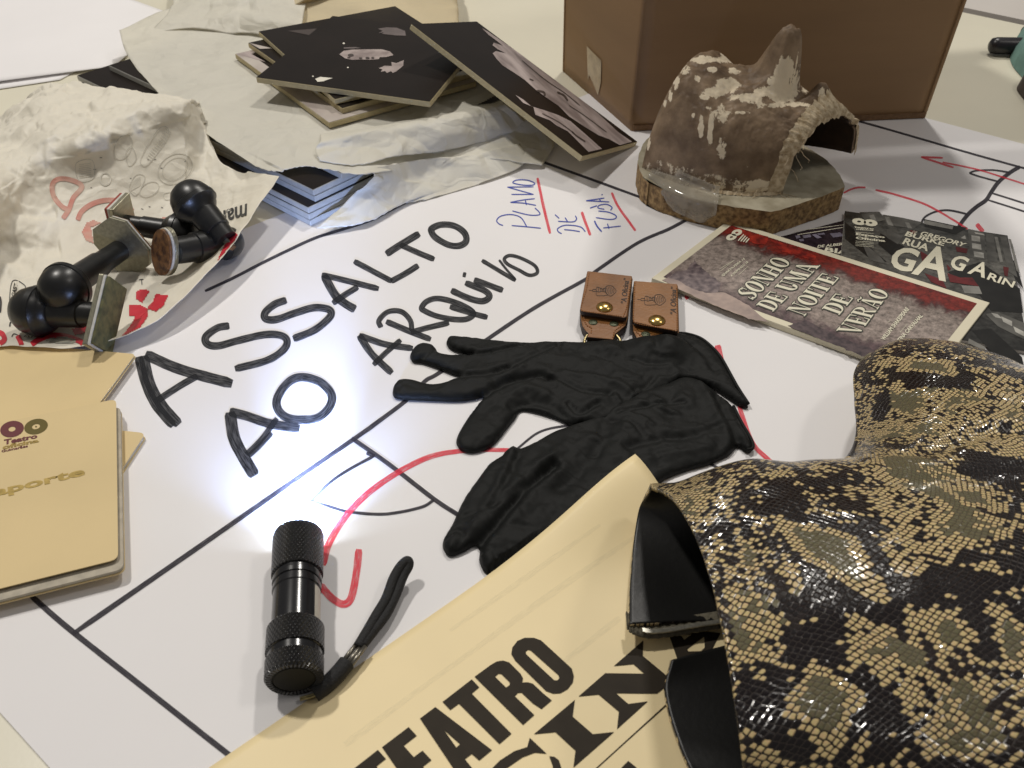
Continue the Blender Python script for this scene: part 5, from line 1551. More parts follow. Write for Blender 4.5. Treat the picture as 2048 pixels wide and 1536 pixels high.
def glove(label, out_px, creases, h, rr, seed, under=None, step=.0012):
    o_ = outline(R9(out_px), .0035)
    lo, hi = o_.min(0), o_.max(0)
    rs = np.random.RandomState(int(seed * 10))
    gx, gy = np.meshgrid(np.arange(lo[0], hi[0], step), np.arange(lo[1], hi[1], step))
    p = np.stack([gx.ravel(), gy.ravel()], 1) + rs.uniform(-.3, .3, (gx.size, 2)) * step
    p = p[poly_in(p, o_)]
    p = p[poly_dist(p, o_) > step * .55]
    n = len(o_)
    res = geometry.delaunay_2d_cdt([Vector(q) for q in np.concatenate([o_, p])], [(i, (i + 1) % n) for i in range(n)], [], 1, 1e-6)
    vv = np.array([tuple(q) for q in res[0]]); ff = [list(t) for t in res[2]]
    z = glove_height(vv, o_, creases, h, rr, seed)
    base = np.full(len(vv), .0012)
    if under is not None:
        base = np.maximum(base, under(vv))
    z3 = base + np.maximum(z, 0)
    T_ = np.linalg.inv(np.column_stack([d1[:2], d2[:2]]))
    loc = (vv - pc2[:2]) @ T_.T
    under_po = (loc[:, 0] > -.002) & (loc[:, 1] > -.002)
    cap = poster_z(loc[:, 0], loc[:, 1]) - .0020
    z3 = np.where(under_po, np.minimum(z3, np.maximum(cap, .0002)), z3)
    v = np.column_stack([vv, z3])
    # skirt
    edge = np.where(poly_dist(vv, o_) < 2e-5)[0]
    ob = tag(obj("disposable_glove", v, ff, M['glove'], sm=True), label, "glove", "pair of black gloves")
    t = ob.modifiers.new("thick", 'SOLIDIFY'); t.thickness = .0010; t.offset = -1
    return ob, o_, lambda q: glove_height(q, o_, creases, h, rr, seed)
B_out = [(622, 915), (660, 888), (700, 898), (770, 868), (860, 818), (960, 785), (1080, 745), (1150, 700), (1250, 640), (1400, 590), (1480, 560), (1560, 575), (1650, 640), (1720, 700), (1760, 780), (1808, 865), (1812, 905), (1785, 912), (1742, 888), (1700, 928), (1600, 973), (1500, 1000), (1400, 1040), (1330, 1085), (1230, 1140), (1050, 1245), (850, 1342), (700, 1432), (620, 1480), (565, 1498), (522, 1482), (500, 1432), (502, 1385), (478, 1362), (420, 1392), (360, 1410), (328, 1378), (328, 1330), (368, 1262), (420, 1150), (480, 1060), (545, 975), (600, 938)]
B_cr = [([(860, 985), (720, 1110), (580, 1270), (495, 1368)], .0034, -.0060), ([(655, 915), (600, 1060), (470, 1290)], .0030, .0016), ([(700, 900), (660, 1010), (560, 1180)], .0026, -.0016), ([(1120, 760), (1090, 880), (1000, 1000), (900, 1090)], .0060, -.0030), ([(1170, 730), (1330, 700), (1480, 690)], .0020, -.0022), ([(1250, 670), (1380, 720), (1450, 740)], .0020, .0016), ([(1210, 900), (1340, 870), (1500, 850), (1660, 800)], .0034, -.0022), ([(1300, 960), (1450, 930), (1600, 900)], .003, .0014), ([(1640, 650), (1680, 760), (1740, 860)], .0030, -.0024), ([(1560, 590), (1620, 700), (1690, 840), (1700, 900)], .0036, .0020), ([(960, 800), (900, 900), (780, 990)], .004, .0012), ([(430, 1230), (560, 1190), (700, 1090)], .002, -.0012), ([(340, 1330), (395, 1290), (420, 1330), (380, 1390)], .0016, -.0014), ([(505, 1400), (560, 1390), (590, 1450)], .0016, -.0010), ([(1140, 770), (1230, 790), (1290, 850)], .0022, -.0020), ([(1180, 735), (1260, 760), (1330, 800)], .002, .0014)]
gB, oB, hB = glove("lower black glove, two fingers toward the flashlight cord, tucked under the poster corner", B_out, B_cr, .0060, .0060, 3.1)
A_out = [(342, 385), (352, 366), (385, 361), (470, 370), (600, 384), (720, 394), (800, 390), (900, 389), (1010, 390), (1150, 389), (1300, 374), (1380, 360), (1440, 349), (1500, 354), (1565, 376), (1622, 422), (1662, 470), (1702, 540), (1742, 612), (1794, 690), (1760, 694), (1690, 650), (1600, 596), (1490, 566), (1400, 606), (1270, 660), (1180, 720), (1110, 770), (1030, 778), (945, 782), (860, 750), (770, 722), (702, 714), (672, 752), (640, 792), (565, 880), (482, 913), (420, 905), (390, 868), (402, 818), (452, 738), (518, 652), (480, 658), (400, 668), (250, 664), (125, 657), (86, 640), (90, 590), (120, 567), (180, 569), (260, 590), (330, 584), (404, 552), (370, 538), (300, 510), (230, 486), (182, 478), (167, 450), (185, 414), (230, 394), (282, 404), (314, 442), (400, 450), (470, 446), (430, 437), (385, 428), (352, 408)]
A_cr = [([(450, 441), (560, 440), (700, 404)], .0022, -.0034), ([(415, 552), (540, 545), (660, 510), (800, 440), (880, 400)], .0030, -.0030), ([(520, 645), (600, 600), (690, 570), (780, 552), (840, 566)], .0034, -.0048), ([(640, 560), (740, 470), (860, 420)], .004, .0018), ([(830, 560), (910, 590), (1010, 630), (1130, 640)], .0024, -.0022), ([(900, 540), (1000, 560), (1150, 590), (1240, 640)], .0030, .0018), ([(1070, 690), (980, 735), (930, 690)], .0022, -.0024), ([(1240, 480), (1310, 500), (1400, 498)], .0022, -.0014), ([(1480, 562), (1560, 580), (1650, 620), (1740, 680)], .0030, -.0026), ([(1460, 548), (1540, 556), (1640, 590)], .0024, .0018), ([(660, 700), (760, 680), (850, 700), (940, 770)], .004, -.0030), ([(640, 660), (720, 620), (820, 640)], .0040, .0022), ([(1150, 640), (1190, 690), (1250, 650), (1270, 620)], .0020, .0022), ([(1380, 372), (1500, 400), (1590, 470), (1640, 540)], .0026, -.0016), ([(1340, 560), (1300, 600), (1250, 620)], .0020, -.0018), ([(170, 470), (230, 460), (290, 420)], .0018, -.0012), ([(90, 620), (110, 600), (135, 640)], .0014, -.0010), ([(350, 395), (378, 388), (372, 368)], .0012, -.0010), ([(1000, 420), (1150, 440), (1300, 430)], .004, .0010)]
def underA(q):
    ins = poly_in(q, oB)
    d = np.where(ins, poly_dist(q, oB), 0)
    z = hB(q)
    lift = 0
    for (u_, v_), h_, r_ in (((1335, 694), .0075, .012), ((1300, 694), .0060, .012), ((1215, 694), .0040, .010)):
        c_ = P(u_, v_, .006)[:2]
        lift = np.maximum(lift, h_ * np.exp(-(np.linalg.norm(q - c_, axis=1) / r_) ** 2))
    return .0012 + np.maximum(z, 0) * np.clip(d / .010, 0, 1) * .62 + lift
gA, oA, hA = glove("upper black glove, fingers spread toward the lettering, lying over the other glove", A_out, A_cr, .0054, .0058, 5.7, underA)
cuff = MB()
cw = smooth([np.array(p, float) for p in R9([(1440, 350), (1500, 355), (1565, 377), (1622, 423), (1662, 471), (1702, 541), (1742, 613), (1792, 690)])], 8)
tube(cuff, [P(a, b_, .0035) for a, b_ in cw], .0011, 8); cuff.build("cuff_bead", M['glove'], gA, sm=True)
cuff = MB()
cw = smooth([np.array(p, float) for p in R9([(1720, 702), (1760, 782), (1808, 866), (1812, 903), (1786, 911)])], 8)
tube(cuff, [P(a, b_, .0035) for a, b_ in cw], .0011, 8); cuff.build("cuff_bead", M['glove'], gB, sm=True)

# ------------------------------------------------------------------ flashlight
def knurl():
    m = bpy.data.materials.new("knurled_black_metal"); m.use_nodes = True
    nt = m.node_tree; b = nt.nodes["Principled BSDF"]
    b.inputs["Base Color"].default_value = (.012, .012, .013, 1); b.inputs["Roughness"].default_value = .30; b.inputs["Specular IOR Level"].default_value = .6
    uv = nt.nodes.new("ShaderNodeUVMap"); sp_ = nt.nodes.new("ShaderNodeSeparateXYZ"); nt.links.new(uv.outputs[0], sp_.inputs[0])
    prev = None
    for sg in (-1, 1):
        a = nt.nodes.new("ShaderNodeMath"); a.operation = 'MULTIPLY'; a.inputs[1].default_value = 40 * 2 * math.pi * .5
        nt.links.new(sp_.outputs[0], a.inputs[0])
        c = nt.nodes.new("ShaderNodeMath"); c.operation = 'MULTIPLY_ADD'; c.inputs[1].default_value = sg * 1000
        nt.links.new(sp_.outputs[1], c.inputs[0]); nt.links.new(a.outputs[0], c.inputs[2])
        s_ = nt.nodes.new("ShaderNodeMath"); s_.operation = 'SINE'; nt.links.new(c.outputs[0], s_.inputs[0])
        ab = nt.nodes.new("ShaderNodeMath"); ab.operation = 'ABSOLUTE'; nt.links.new(s_.outputs[0], ab.inputs[0])
        if prev:
            mn = nt.nodes.new("ShaderNodeMath"); mn.operation = 'MINIMUM'; nt.links.new(prev.outputs[0], mn.inputs[0]); nt.links.new(ab.outputs[0], mn.inputs[1]); prev = mn
        else: prev = ab
    bp = nt.nodes.new("ShaderNodeBump"); bp.inputs["Strength"].default_value = .9; bp.inputs["Distance"].default_value = .0009
    nt.links.new(prev.outputs[0], bp.inputs["Height"]); nt.links.new(bp.outputs[0], b.inputs["Normal"])
    return m
M['knurl'] = knurl()
M['black_metal'] = mat("black_anodised_metal", (.010, .010, .012), .20, 0, var=.15, vscale=90, spec=.65, bump=.03, bscale=300)
M['rubber'] = mat("black_rubber", (.014, .014, .013), .6, var=.2, vscale=200, spec=.2)
M['strap'] = mat("black_cord", (.017, .017, .018), .75, var=.3, vscale=700, bump=.9, bscale=1300)
M['crimp'] = mat("grey_metal_crimp", (.26, .24, .20), .32, .8, var=.3, vscale=300)
M['sticker'] = mat("white_sticker", (.62, .58, .50), .5, var=.1, vscale=60)
TA, TB = P(588, 1361, .0134), P(597, 1070, .0132)
tax = (TB - TA); TL_ = np.linalg.norm(tax); tax /= TL_
tu = np.cross(tax, [0, 0, 1.]); tu /= np.linalg.norm(tu); tw = np.cross(tu, tax)
FL = thing("flashlight", "small black metal flashlight, switched on, lying on the drawing with a cord loop", "flashlight", (TA + TB) / 2 * np.array([1, 1, 0]))
def tlathe(name, prof, m, cap0=False, cap1=False, n=64, a0=0, a1=2 * math.pi):
    v, uv = [], []
    for t, r in prof:
        for k in range(n + 1):
            th_ = -math.pi / 2 + a0 + (a1 - a0) * k / n
            v.append(TA + tax * t + (tu * math.cos(th_) + tw * math.sin(th_)) * r); uv.append((k / n, t))
    f = grid_faces(len(prof), n + 1)
    f = [tuple(reversed(q)) for q in f]
    if cap0: f.append(list(range(n)))
    if cap1: f.append(list(range((len(prof) - 1) * (n + 1), len(prof) * (n + 1) - 1))[::-1])
    o = obj(name, v, f, m, FL, sm=True, uv=uv)
    o.modifiers.new("es", 'EDGE_SPLIT').split_angle = math.radians(35)
    return o
tw = -tw if tw[2] < 0 else tw
def fl(t): return t * TL_ / .0846
tlathe("tail_cap", [(fl(.0004), .0096), (fl(.0001), .0100), (fl(0), .0122), (fl(.0012), .0131), (fl(.0095), .0132)], M['knurl'])
tlathe("tail_ring", [(fl(.0096), .0127), (fl(.0098), .0124), (fl(.0136), .0124), (fl(.0138), .0128)], M['black_metal'])
tlathe("tail_grip", [(fl(.0138), .0127), (fl(.0140), .0133), (fl(.0265), .0133), (fl(.0275), .0126), (fl(.0277), .0114)], M['knurl'])
tlathe("tail_button", [(fl(.0003), .0001), (fl(.0003), .0088), (fl(.0007), .0092), (fl(.0007), .0096)], M['rubber'])
brl_ = tlathe("barrel", [(fl(.0270), .0113), (fl(.0480), .0113), (fl(.0485), .0118), (fl(.0510), .0118), (fl(.0512), .0114), (fl(.0530), .0114), (fl(.0532), .0120), (fl(.0555), .0121), (fl(.0557), .0116), (fl(.0580), .0116)], M['black_metal'])
hd_ = tlathe("head", [(fl(.0580), .0116), (fl(.0583), .0126), (fl(.0822), .0129), (fl(.0840), .0126), (fl(.0846), .0118), (fl(.0840), .0110), (fl(.0815), .0108)], M['knurl'])
tlathe("label_sticker", [(fl(.0285), .01140), (fl(.0470), .01140)], M['sticker'], n=14, a0=math.radians(84 if tu[0] > 0 else 260), a1=math.radians(122 if tu[0] > 0 else 298))
le = bpy.data.materials.new("lit_led"); le.use_nodes = True
pb = le.node_tree.nodes["Principled BSDF"]; pb.inputs["Emission Color"].default_value = (.75, .85, 1, 1); pb.inputs["Emission Strength"].default_value = 40
tlathe("reflector", [(fl(.0800), .0001), (fl(.0800), .0108)], M['crimp'])
for k in range(9):
    r = .0068 if k else 0
    a_ = 2 * math.pi * k / 8
    c = TA + tax * fl(.0801) + (tu * math.cos(a_) + tw * math.sin(a_)) * r
    v, f, _ = lathe([(0, .0018), (.0015, .0018), (.0024, .0012), (.0027, .0003)], c, c + tax, 12)
    obj("led", v, f, le, hd_, sm=True)
def spot(loc, d, power, ang, blend, rad):
    ld = bpy.data.lights.new("flashlight_beam", 'SPOT'); ld.energy = power; ld.color = (.38, .53, 1.0); ld.spot_size = math.radians(ang); ld.spot_blend = blend; ld.shadow_soft_size = rad
    o = bpy.data.objects.new("flashlight_beam", ld); COL.objects.link(o)
    o.parent = FL
    o.location = [float(x) for x in (loc - ORIGIN[FL])]
    o.rotation_euler = Vector(d).to_track_quat('-Z', 'Y').to_euler()
hp = TA + tax * fl(.0858)
spot(hp, tax + np.array([0, 0, -.30]), 1.5, 112, 1.0, .004)
spot(hp, tax + np.array([.03, 0, -.07]), 4.5, 20, 1.0, .004)
spot(hp, tax + np.array([.02, 0, -.26]), 8.0, 40, 1.0, .004)
g = MB()
sx = [(628, 1388, .0030), (655, 1368, .0042), (678, 1345, .0052), (694, 1325, .0056)]
tube(g, [P(a, b_, z) for a, b_, z in smooth(sx, 6)], .0040, 12); g.build("cord_end", M['strap'], FL, sm=True)
g = MB()
for off in (-.0016, .0006, .0022):
    tube(g, [P(690, 1330, .0058) + np.array([off, -off * .6, 0]), P(706, 1310, .0062) + np.array([off, -off * .6, .0004]), P(722, 1288, .0064) + np.array([off, -off * .6, 0])], .0012, 8)
g.build("cord_crimp", M['crimp'], FL, sm=True)
g = MB()
sx = [(716, 1294, .0062), (735, 1262, .0066), (752, 1232, .0072), (772, 1198, .0080), (786, 1160, .0095), (800, 1135, .0110), (814, 1122, .0120), (817, 1131, .0105), (806, 1152, .0085), (792, 1188, .0066), (772, 1228, .0058), (746, 1262, .0055), (724, 1290, .0056)]
rr_ = [.0026] * len(smooth(sx, 8))
tube(g, [P(a, b_, z) for a, b_, z in smooth(sx, 8)], rr_, 12); g.build("cord_loop", M['strap'], FL, sm=True)
g = MB()
for dv in (0, 4):
    tube(g, [P(a, b_ + dv, z) for a, b_, z in smooth([(600, 1396, .0022), (628, 1388, .0030), (648, 1376, .0050), (656, 1366, .0068)], 5)], .0006, 6)
g.build("cord_thread", mat("yellow_cord_thread", (.40, .33, .15), .35, .3, var=.3, vscale=500), FL, sm=True)
# ------------------------------------------------------------------ snakeskin boot lying on its side
SNAKE_SCALE = (400, 500, 1)
def snake():
    m = bpy.data.materials.new("snakeskin_leather"); m.use_nodes = True
    nt = m.node_tree; b = nt.nodes["Principled BSDF"]
    N_ = nt.nodes.new; Lk = nt.links.new
    uv = N_("ShaderNodeUVMap")
    mp = N_("ShaderNodeMapping"); mp.inputs["Rotation"].default_value = (0, 0, math.radians(45)); mp.inputs["Scale"].default_value = (400, 500, 1)
    mp.vector_type = 'POINT'
    pre = N_("ShaderNodeTexNoise"); pre.inputs["Scale"].default_value = 22; pre.inputs["Detail"].default_value = 1
    Lk(uv.outputs[0], pre.inputs["Vector"])
    wv_ = N_("ShaderNodeVectorMath"); wv_.operation = 'MULTIPLY_ADD'; wv_.inputs[1].default_value = (.016, .016, 0); Lk(pre.outputs["Color"], wv_.inputs[0]); Lk(uv.outputs[0], wv_.inputs[2])
    Lk(wv_.outputs[0], mp.inputs[0])
    v1 = N_("ShaderNodeTexVoronoi"); v1.voronoi_dimensions = '2D'; v1.inputs["Scale"].default_value = 1; v1.inputs["Randomness"].default_value = .36; Lk(mp.outputs[0], v1.inputs["Vector"])
    v2 = N_("ShaderNodeTexVoronoi"); v2.voronoi_dimensions = '2D'; v2.feature = 'DISTANCE_TO_EDGE'; v2.inputs["Scale"].default_value = 1; v2.inputs["Randomness"].default_value = .36; Lk(mp.outputs[0], v2.inputs["Vector"])
    # pattern sampled once per scale
    pn = N_("ShaderNodeTexNoise"); pn.noise_dimensions = '2D'; pn.inputs["Scale"].default_value = .050; pn.inputs["Detail"].default_value = 4.0; pn.inputs["Roughness"].default_value = .6; pn.inputs["Distortion"].default_value = .5
    Lk(v1.outputs["Position"], pn.inputs["Vector"])
    # back from scale space to hide metres
    bk = N_("ShaderNodeMapping"); bk.vector_type = 'TEXTURE'; bk.inputs["Rotation"].default_value = (0, 0, math.radians(45)); bk.inputs["Scale"].default_value = (1, 1, 1)
    Lk(v1.outputs["Position"], bk.inputs[0])
    bs_ = N_("ShaderNodeVectorMath"); bs_.operation = 'DIVIDE'; bs_.inputs[1].default_value = SNAKE_SCALE
    Lk(bk.outputs[0], bs_.inputs[0])
    def blobs(lst):
        prev = None
        for (x, y), rx, ry, ang in lst:
            q = N_("ShaderNodeMapping"); q.vector_type = 'TEXTURE'; q.inputs["Location"].default_value = (x + .008, y + .008, 0); q.inputs["Rotation"].default_value = (0, 0, ang); q.inputs["Scale"].default_value = (rx, ry, 1)
            Lk(bs_.outputs[0], q.inputs[0])
            sx_ = N_("ShaderNodeSeparateXYZ"); Lk(q.outputs[0], sx_.inputs[0])
            ab = []
            for c_ in (0, 1):
                m_ = N_("ShaderNodeMath"); m_.operation = 'ABSOLUTE'; Lk(sx_.outputs[c_], m_.inputs[0]); ab.append(m_)
            ln_ = N_("ShaderNodeMath"); ln_.operation = 'ADD'; Lk(ab[0].outputs[0], ln_.inputs[0]); Lk(ab[1].outputs[0], ln_.inputs[1])
            if prev is None: prev = ln_
            else:
                mn = N_("ShaderNodeMath"); mn.operation = 'MINIMUM'; Lk(prev.outputs[0], mn.inputs[0]); Lk(ln_.outputs[0], mn.inputs[1]); prev = mn
        return prev
    rn = N_("ShaderNodeMath"); rn.operation = 'MULTIPLY_ADD'; rn.inputs[1].default_value = .14
    Lk(v1.outputs["Color"], rn.inputs[0]); Lk(pn.outputs["Fac"], rn.inputs[2])
    dk, tan_, ol_, dk2 = (.007, .0045, .005, 1), (.56, .425, .215, 1), (.125, .11, .062, 1), (.016, .011, .010, 1)
    def ramp(st_):
        r_ = N_("ShaderNodeValToRGB"); r_.color_ramp.interpolation = 'CONSTANT'
        while len(r_.color_ramp.elements) < len(st_): r_.color_ramp.elements.new(.5)
        for e, (p, c) in zip(r_.color_ramp.elements, st_): e.position = p; e.color = c
        return r_
    base = ramp([(0, tan_), (.44, dk), (.57, tan_), (.65, dk2), (.72, tan_)])
    Lk(rn.outputs[0], base.inputs[0])
    lattice = ramp([(0, dk), (.37, tan_), (.50, dk), (.535, tan_), (.66, ol_)])
    Lk(rn.outputs[0], lattice.inputs[0])
    cur = base.outputs[0]
    def over(lst, pic, thr=1.0):
        nonlocal cur
        d_ = blobs(lst)
        wob_ = N_("ShaderNodeMath"); wob_.operation = 'MULTIPLY_ADD'; wob_.inputs[1].default_value = .9; Lk(rn.outputs[0], wob_.inputs[0]); Lk(d_.outputs[0], wob_.inputs[2])
        sb = N_("ShaderNodeMath"); sb.operation = 'LESS_THAN'; sb.inputs[1].default_value = thr + .47; Lk(wob_.outputs[0], sb.inputs[0])
        x_ = N_("ShaderNodeMix"); x_.data_type = 'RGBA'; Lk(sb.outputs[0], x_.inputs["Factor"]); Lk(cur, x_.inputs[6])
        if isinstance(pic, tuple): x_.inputs[7].default_value = pic
        else: Lk(pic, x_.inputs[7])
        cur = x_.outputs[2]
    over(SNAKE['lattice'], lattice.outputs[0])
    over(SNAKE['dark'], dk)
    over(SNAKE['diamond'], tan_)
    over(SNAKE['diamond'], ol_, .58)
    class R_: outputs = [cur]
    r = R_
    # grain inside scales
    gn = N_("ShaderNodeTexNoise"); gn.inputs["Scale"].default_value = 1500; gn.inputs["Detail"].default_value = 3; Lk(uv.outputs[0], gn.inputs["Vector"])
    mg = N_("ShaderNodeMix"); mg.data_type = 'RGBA'; mg.blend_type = 'MULTIPLY'; mg.inputs["Factor"].default_value = .55
    Lk(r.outputs[0], mg.inputs[6]); Lk(gn.outputs["Color"], mg.inputs[7])
    g2 = N_("ShaderNodeMix"); g2.data_type = 'RGBA'; g2.blend_type = 'ADD'; g2.inputs["Factor"].default_value = .35
    Lk(mg.outputs[2], g2.inputs[6]); Lk(r.outputs[0], g2.inputs[7])
    # borders: dark round pale scales, dusky grey round dark scales
    lum = N_("ShaderNodeRGBToBW"); Lk(r.outputs[0], lum.inputs[0])
    gt = N_("ShaderNodeMath"); gt.operation = 'GREATER_THAN'; gt.inputs[1].default_value = .12; Lk(lum.outputs[0], gt.inputs[0])
    bc = N_("ShaderNodeMix"); bc.data_type = 'RGBA'; bc.inputs[6].default_value = (.045, .034, .028, 1); bc.inputs[7].default_value = (.012, .008, .007, 1); Lk(gt.outputs[0], bc.inputs["Factor"])
    wd = N_("ShaderNodeMix"); wd.data_type = 'FLOAT'; wd.inputs[2].default_value = .04; wd.inputs[3].default_value = .12; Lk(gt.outputs[0], wd.inputs["Factor"])
    lt_ = N_("ShaderNodeMath"); lt_.operation = 'LESS_THAN'; Lk(v2.outputs["Distance"], lt_.inputs[0]); Lk(wd.outputs[0], lt_.inputs[1])
    fr1 = N_("ShaderNodeMath"); fr1.operation = 'GREATER_THAN'; fr1.inputs[1].default_value = .50; Lk(v1.outputs["Distance"], fr1.inputs[0])
    fr2 = N_("ShaderNodeMath"); fr2.operation = 'MULTIPLY'; Lk(fr1.outputs[0], fr2.inputs[0]); Lk(gt.outputs[0], fr2.inputs[1])
    fr3 = N_("ShaderNodeMath"); fr3.operation = 'MAXIMUM'; Lk(lt_.outputs[0], fr3.inputs[0]); Lk(fr2.outputs[0], fr3.inputs[1])
    lt_ = fr3
    mx = N_("ShaderNodeMix"); mx.data_type = 'RGBA'; Lk(lt_.outputs[0], mx.inputs["Factor"]); Lk(g2.outputs[2], mx.inputs[6]); Lk(bc.outputs[2], mx.inputs[7])
    Lk(mx.outputs[2], b.inputs["Base Color"])
    b.inputs["Roughness"].default_value = .20; b.inputs["Specular IOR Level"].default_value = .30
    b.inputs["Coat Weight"].default_value = .45; b.inputs["Coat Roughness"].default_value = .05
    mr = N_("ShaderNodeMapRange"); mr.inputs[2].default_value = .22; Lk(v2.outputs["Distance"], mr.inputs[0])
    fn = N_("ShaderNodeTexNoise"); fn.inputs["Scale"].default_value = 200; fn.inputs["Detail"].default_value = 3; Lk(uv.outputs[0], fn.inputs["Vector"])
    ad = N_("ShaderNodeMath"); ad.operation = 'MULTIPLY_ADD'; ad.inputs[1].default_value = 1.1; Lk(fn.outputs["Fac"], ad.inputs[0]); Lk(mr.outputs[0], ad.inputs[2])
    bp = N_("ShaderNodeBump"); bp.inputs["Strength"].default_value = .5; bp.inputs["Distance"].default_value = .0005; Lk(ad.outputs[0], bp.inputs["Height"])
    Lk(bp.outputs[0], b.inputs["Normal"]); Lk(bp.outputs[0], b.inputs["Coat Normal"])
    return m
M['lining'] = mat("black_boot_lining", (.0085, .0082, .0075), .42, var=.2, vscale=60, bump=.15, bscale=300)
M['zip_tape'] = mat("olive_zip_tape", (.17, .15, .105), .85, var=.35, vscale=600, bump=.8, bscale=1100)
M['zip_metal'] = mat("grey_zip_teeth", (.40, .38, .32), .35, .6, var=.3, vscale=900)
M['sole'] = mat("black_boot_sole", (.016, .014, .012), .5, var=.3, vscale=80)
mm = lambda l: [np.array(p, float) / 1000 if not (len(p) == 3 and p[0] > 340 and p[1] > 500) else P(p[0], p[1], p[2] / 1000) for p in l]
S_TOP = [
 mm([(1300, 969, 36), (1328, 980, 56), (1362, 1020, 73), (1404, 1105, 84), (1446, 1262, 88), (1480, 1480, 80), (1500, 1680, 50)]),
 mm([(96, 314, 36), (101, 303, 58), (108, 284, 77), (112, 237, 91), (114, 192, 94), (116, 148, 84), (118, 116, 46)]),
 mm([(128, 314, 39), (133, 303, 60), (139, 283, 80), (145, 236, 96), (148, 188, 99), (150, 138, 88), (152, 100, 46)]),
 mm([(156, 316, 41), (163, 305, 62), (173, 284, 82), (187, 236, 98), (197, 184, 101), (205, 128, 88), (208, 84, 46)]),
 mm([(173, 325, 42), (183, 315, 62), (199, 294, 81), (227, 252, 96), (257, 205, 98), (286, 160, 86), (300, 128, 46)]),
 mm([(184, 343, 42), (196, 335, 61), (216, 321, 78), (251, 293, 90), (289, 264, 92), (323, 240, 81), (340, 224, 46)]),
 mm([(192, 372, 41), (205, 367, 58), (226, 357, 72), (257, 341, 82), (291, 322, 83), (319, 308, 72), (333, 300, 40)]),
 mm([(202, 402, 37), (213, 400, 50), (230, 393, 61), (256, 381, 68), (283, 366, 67), (305, 354, 57), (317, 347, 32)]),
 mm([(221, 427, 31), (229, 425, 40), (240, 420, 47), (257, 411, 51), (275, 400, 49), (290, 388, 42), (298, 381, 25)]),
 mm([(246, 441, 20), (250, 439, 24), (254, 436, 27), (260, 431, 28), (267, 425, 27), (273, 418, 24), (277, 412, 18)]),
]
TON = [mm([(1300, 969, 36), (1281, 1012, 19), (1267, 1080, 11), (1258, 1180, 8), (1256, 1256, 9)]),
       mm([(96, 314, 36), (92, 302, 18), (91, 286, 8), (93, 266, 4), (96, 249, 5)]),
       mm([(128, 314, 39), (126, 300, 20), (127, 285, 8), (131, 265, 3), (135, 247, 2.5)]),
       mm([(156, 316, 41), (157, 300, 20), (160, 283, 8), (165, 262, 3), (170, 241, 2)])]
FLP = [mm([(1340, 1322, 9), (1328, 1385, 5), (1352, 1480, 4), (1400, 1580, 9), (1500, 1680, 50)]),
       mm([(96, 234, 7), (98, 215, 4), (101, 186, 4), (109, 150, 12), (118, 116, 46)]),
       mm([(135, 246, 2.5), (137, 215, 2), (141, 180, 2), (147, 135, 10), (152, 100, 46)]),
       mm([(170, 240, 2), (180, 205, 2), (190, 165, 2), (201, 115, 12), (208, 84, 46)])]
BO = thing("ankle_boot", "glossy snakeskin-print ankle boot on its side, zip open and black lining showing", "boot", (.21, .25, .0))
def loft(rows, nu, nv, smooth_len=True):
    B = grid(rows, nu, nv)
    u = np.concatenate([[0], np.cumsum(np.linalg.norm(np.diff(B, axis=0), axis=2).mean(1))])
    v_ = np.concatenate([np.zeros((nv, 1)), np.cumsum(np.linalg.norm(np.diff(B, axis=1), axis=2), axis=1)], axis=1)
    # the hide is flat-cut: circumference coordinate keeps the mean width so scales do not shear wildly
    uv = np.stack([np.repeat(u[:, None], nu, 1), v_ - v_[:, nu // 2:nu // 2 + 1]], 2)
    return B, uv
def wob(B, a):
    Nn = grid_normals(B)
    for j in range(B.shape[0]):
        for i in range(B.shape[1]):
            p = B[j, i]
            B[j, i] = p + Nn[j, i] * a * (noise.noise(Vector(p * 26)) + .45 * noise.noise(Vector(p * 70)))
    return B
B, uv = loft(S_TOP, 120, 220)
e0_ = B[:, 0].copy(); e1_ = B[:, -1].copy()
# creases where the ankle bends
for j in range(B.shape[0]):
    for i in range(B.shape[1]):
        x, y, z = B[j, i]
        d = abs((y - .312) - (x - .165) * -.35 - .012 * math.sin(x * 60))
        w_ = math.exp(-((x - .215) / .06) ** 2)
        B[j, i, 2] -= .0035 * math.exp(-(d / .006) ** 2) * w_
        d2_ = abs((y - .268) - (x - .20) * .10)
        B[j, i, 2] -= .0022 * math.exp(-(d2_ / .005) ** 2) * math.exp(-((x - .20) / .07) ** 2)
B = wob(B, .0014)
bb = BVHTree.FromPolygons([tuple(p) for p in B.reshape(-1, 3)], grid_faces(*B.shape[:2]))
def hide(u, v):
    """where on the flat hide the boot shows at a photo point"""
    d = Vector(ray(u, v)).normalized()
    h = bb.ray_cast(Vector(CC), d)
    if h[0] is None: return None
    k = np.argmin(np.linalg.norm(B.reshape(-1, 3) - np.array(h[0]), axis=1))
    return uv.reshape(-1, 2)[k]
RS = lambda x, y: (1200 + x * .5703, 660 + y * .5703)
def patch(x, y, x2, y2, w):
    """diamond from (x,y) to (x2,y2) in the close-up, half width w pixels"""
    a_, b_ = hide(*RS(x, y)), hide(*RS(x2, y2))
    mx_, my_ = (x + x2) / 2, (y + y2) / 2
    dx, dy = x2 - x, y2 - y; L_ = math.hypot(dx, dy)
    c_ = hide(*RS(mx_ - dy / L_ * w, my_ + dx / L_ * w)); m_ = hide(*RS(mx_, my_))
    if any(q is None for q in (a_, b_, c_, m_)): return None
    e = b_ - a_
    return ((float(m_[0]), float(m_[1])), float(np.linalg.norm(e) / 2), float(np.linalg.norm(c_ - m_)), math.atan2(e[1], e[0]))
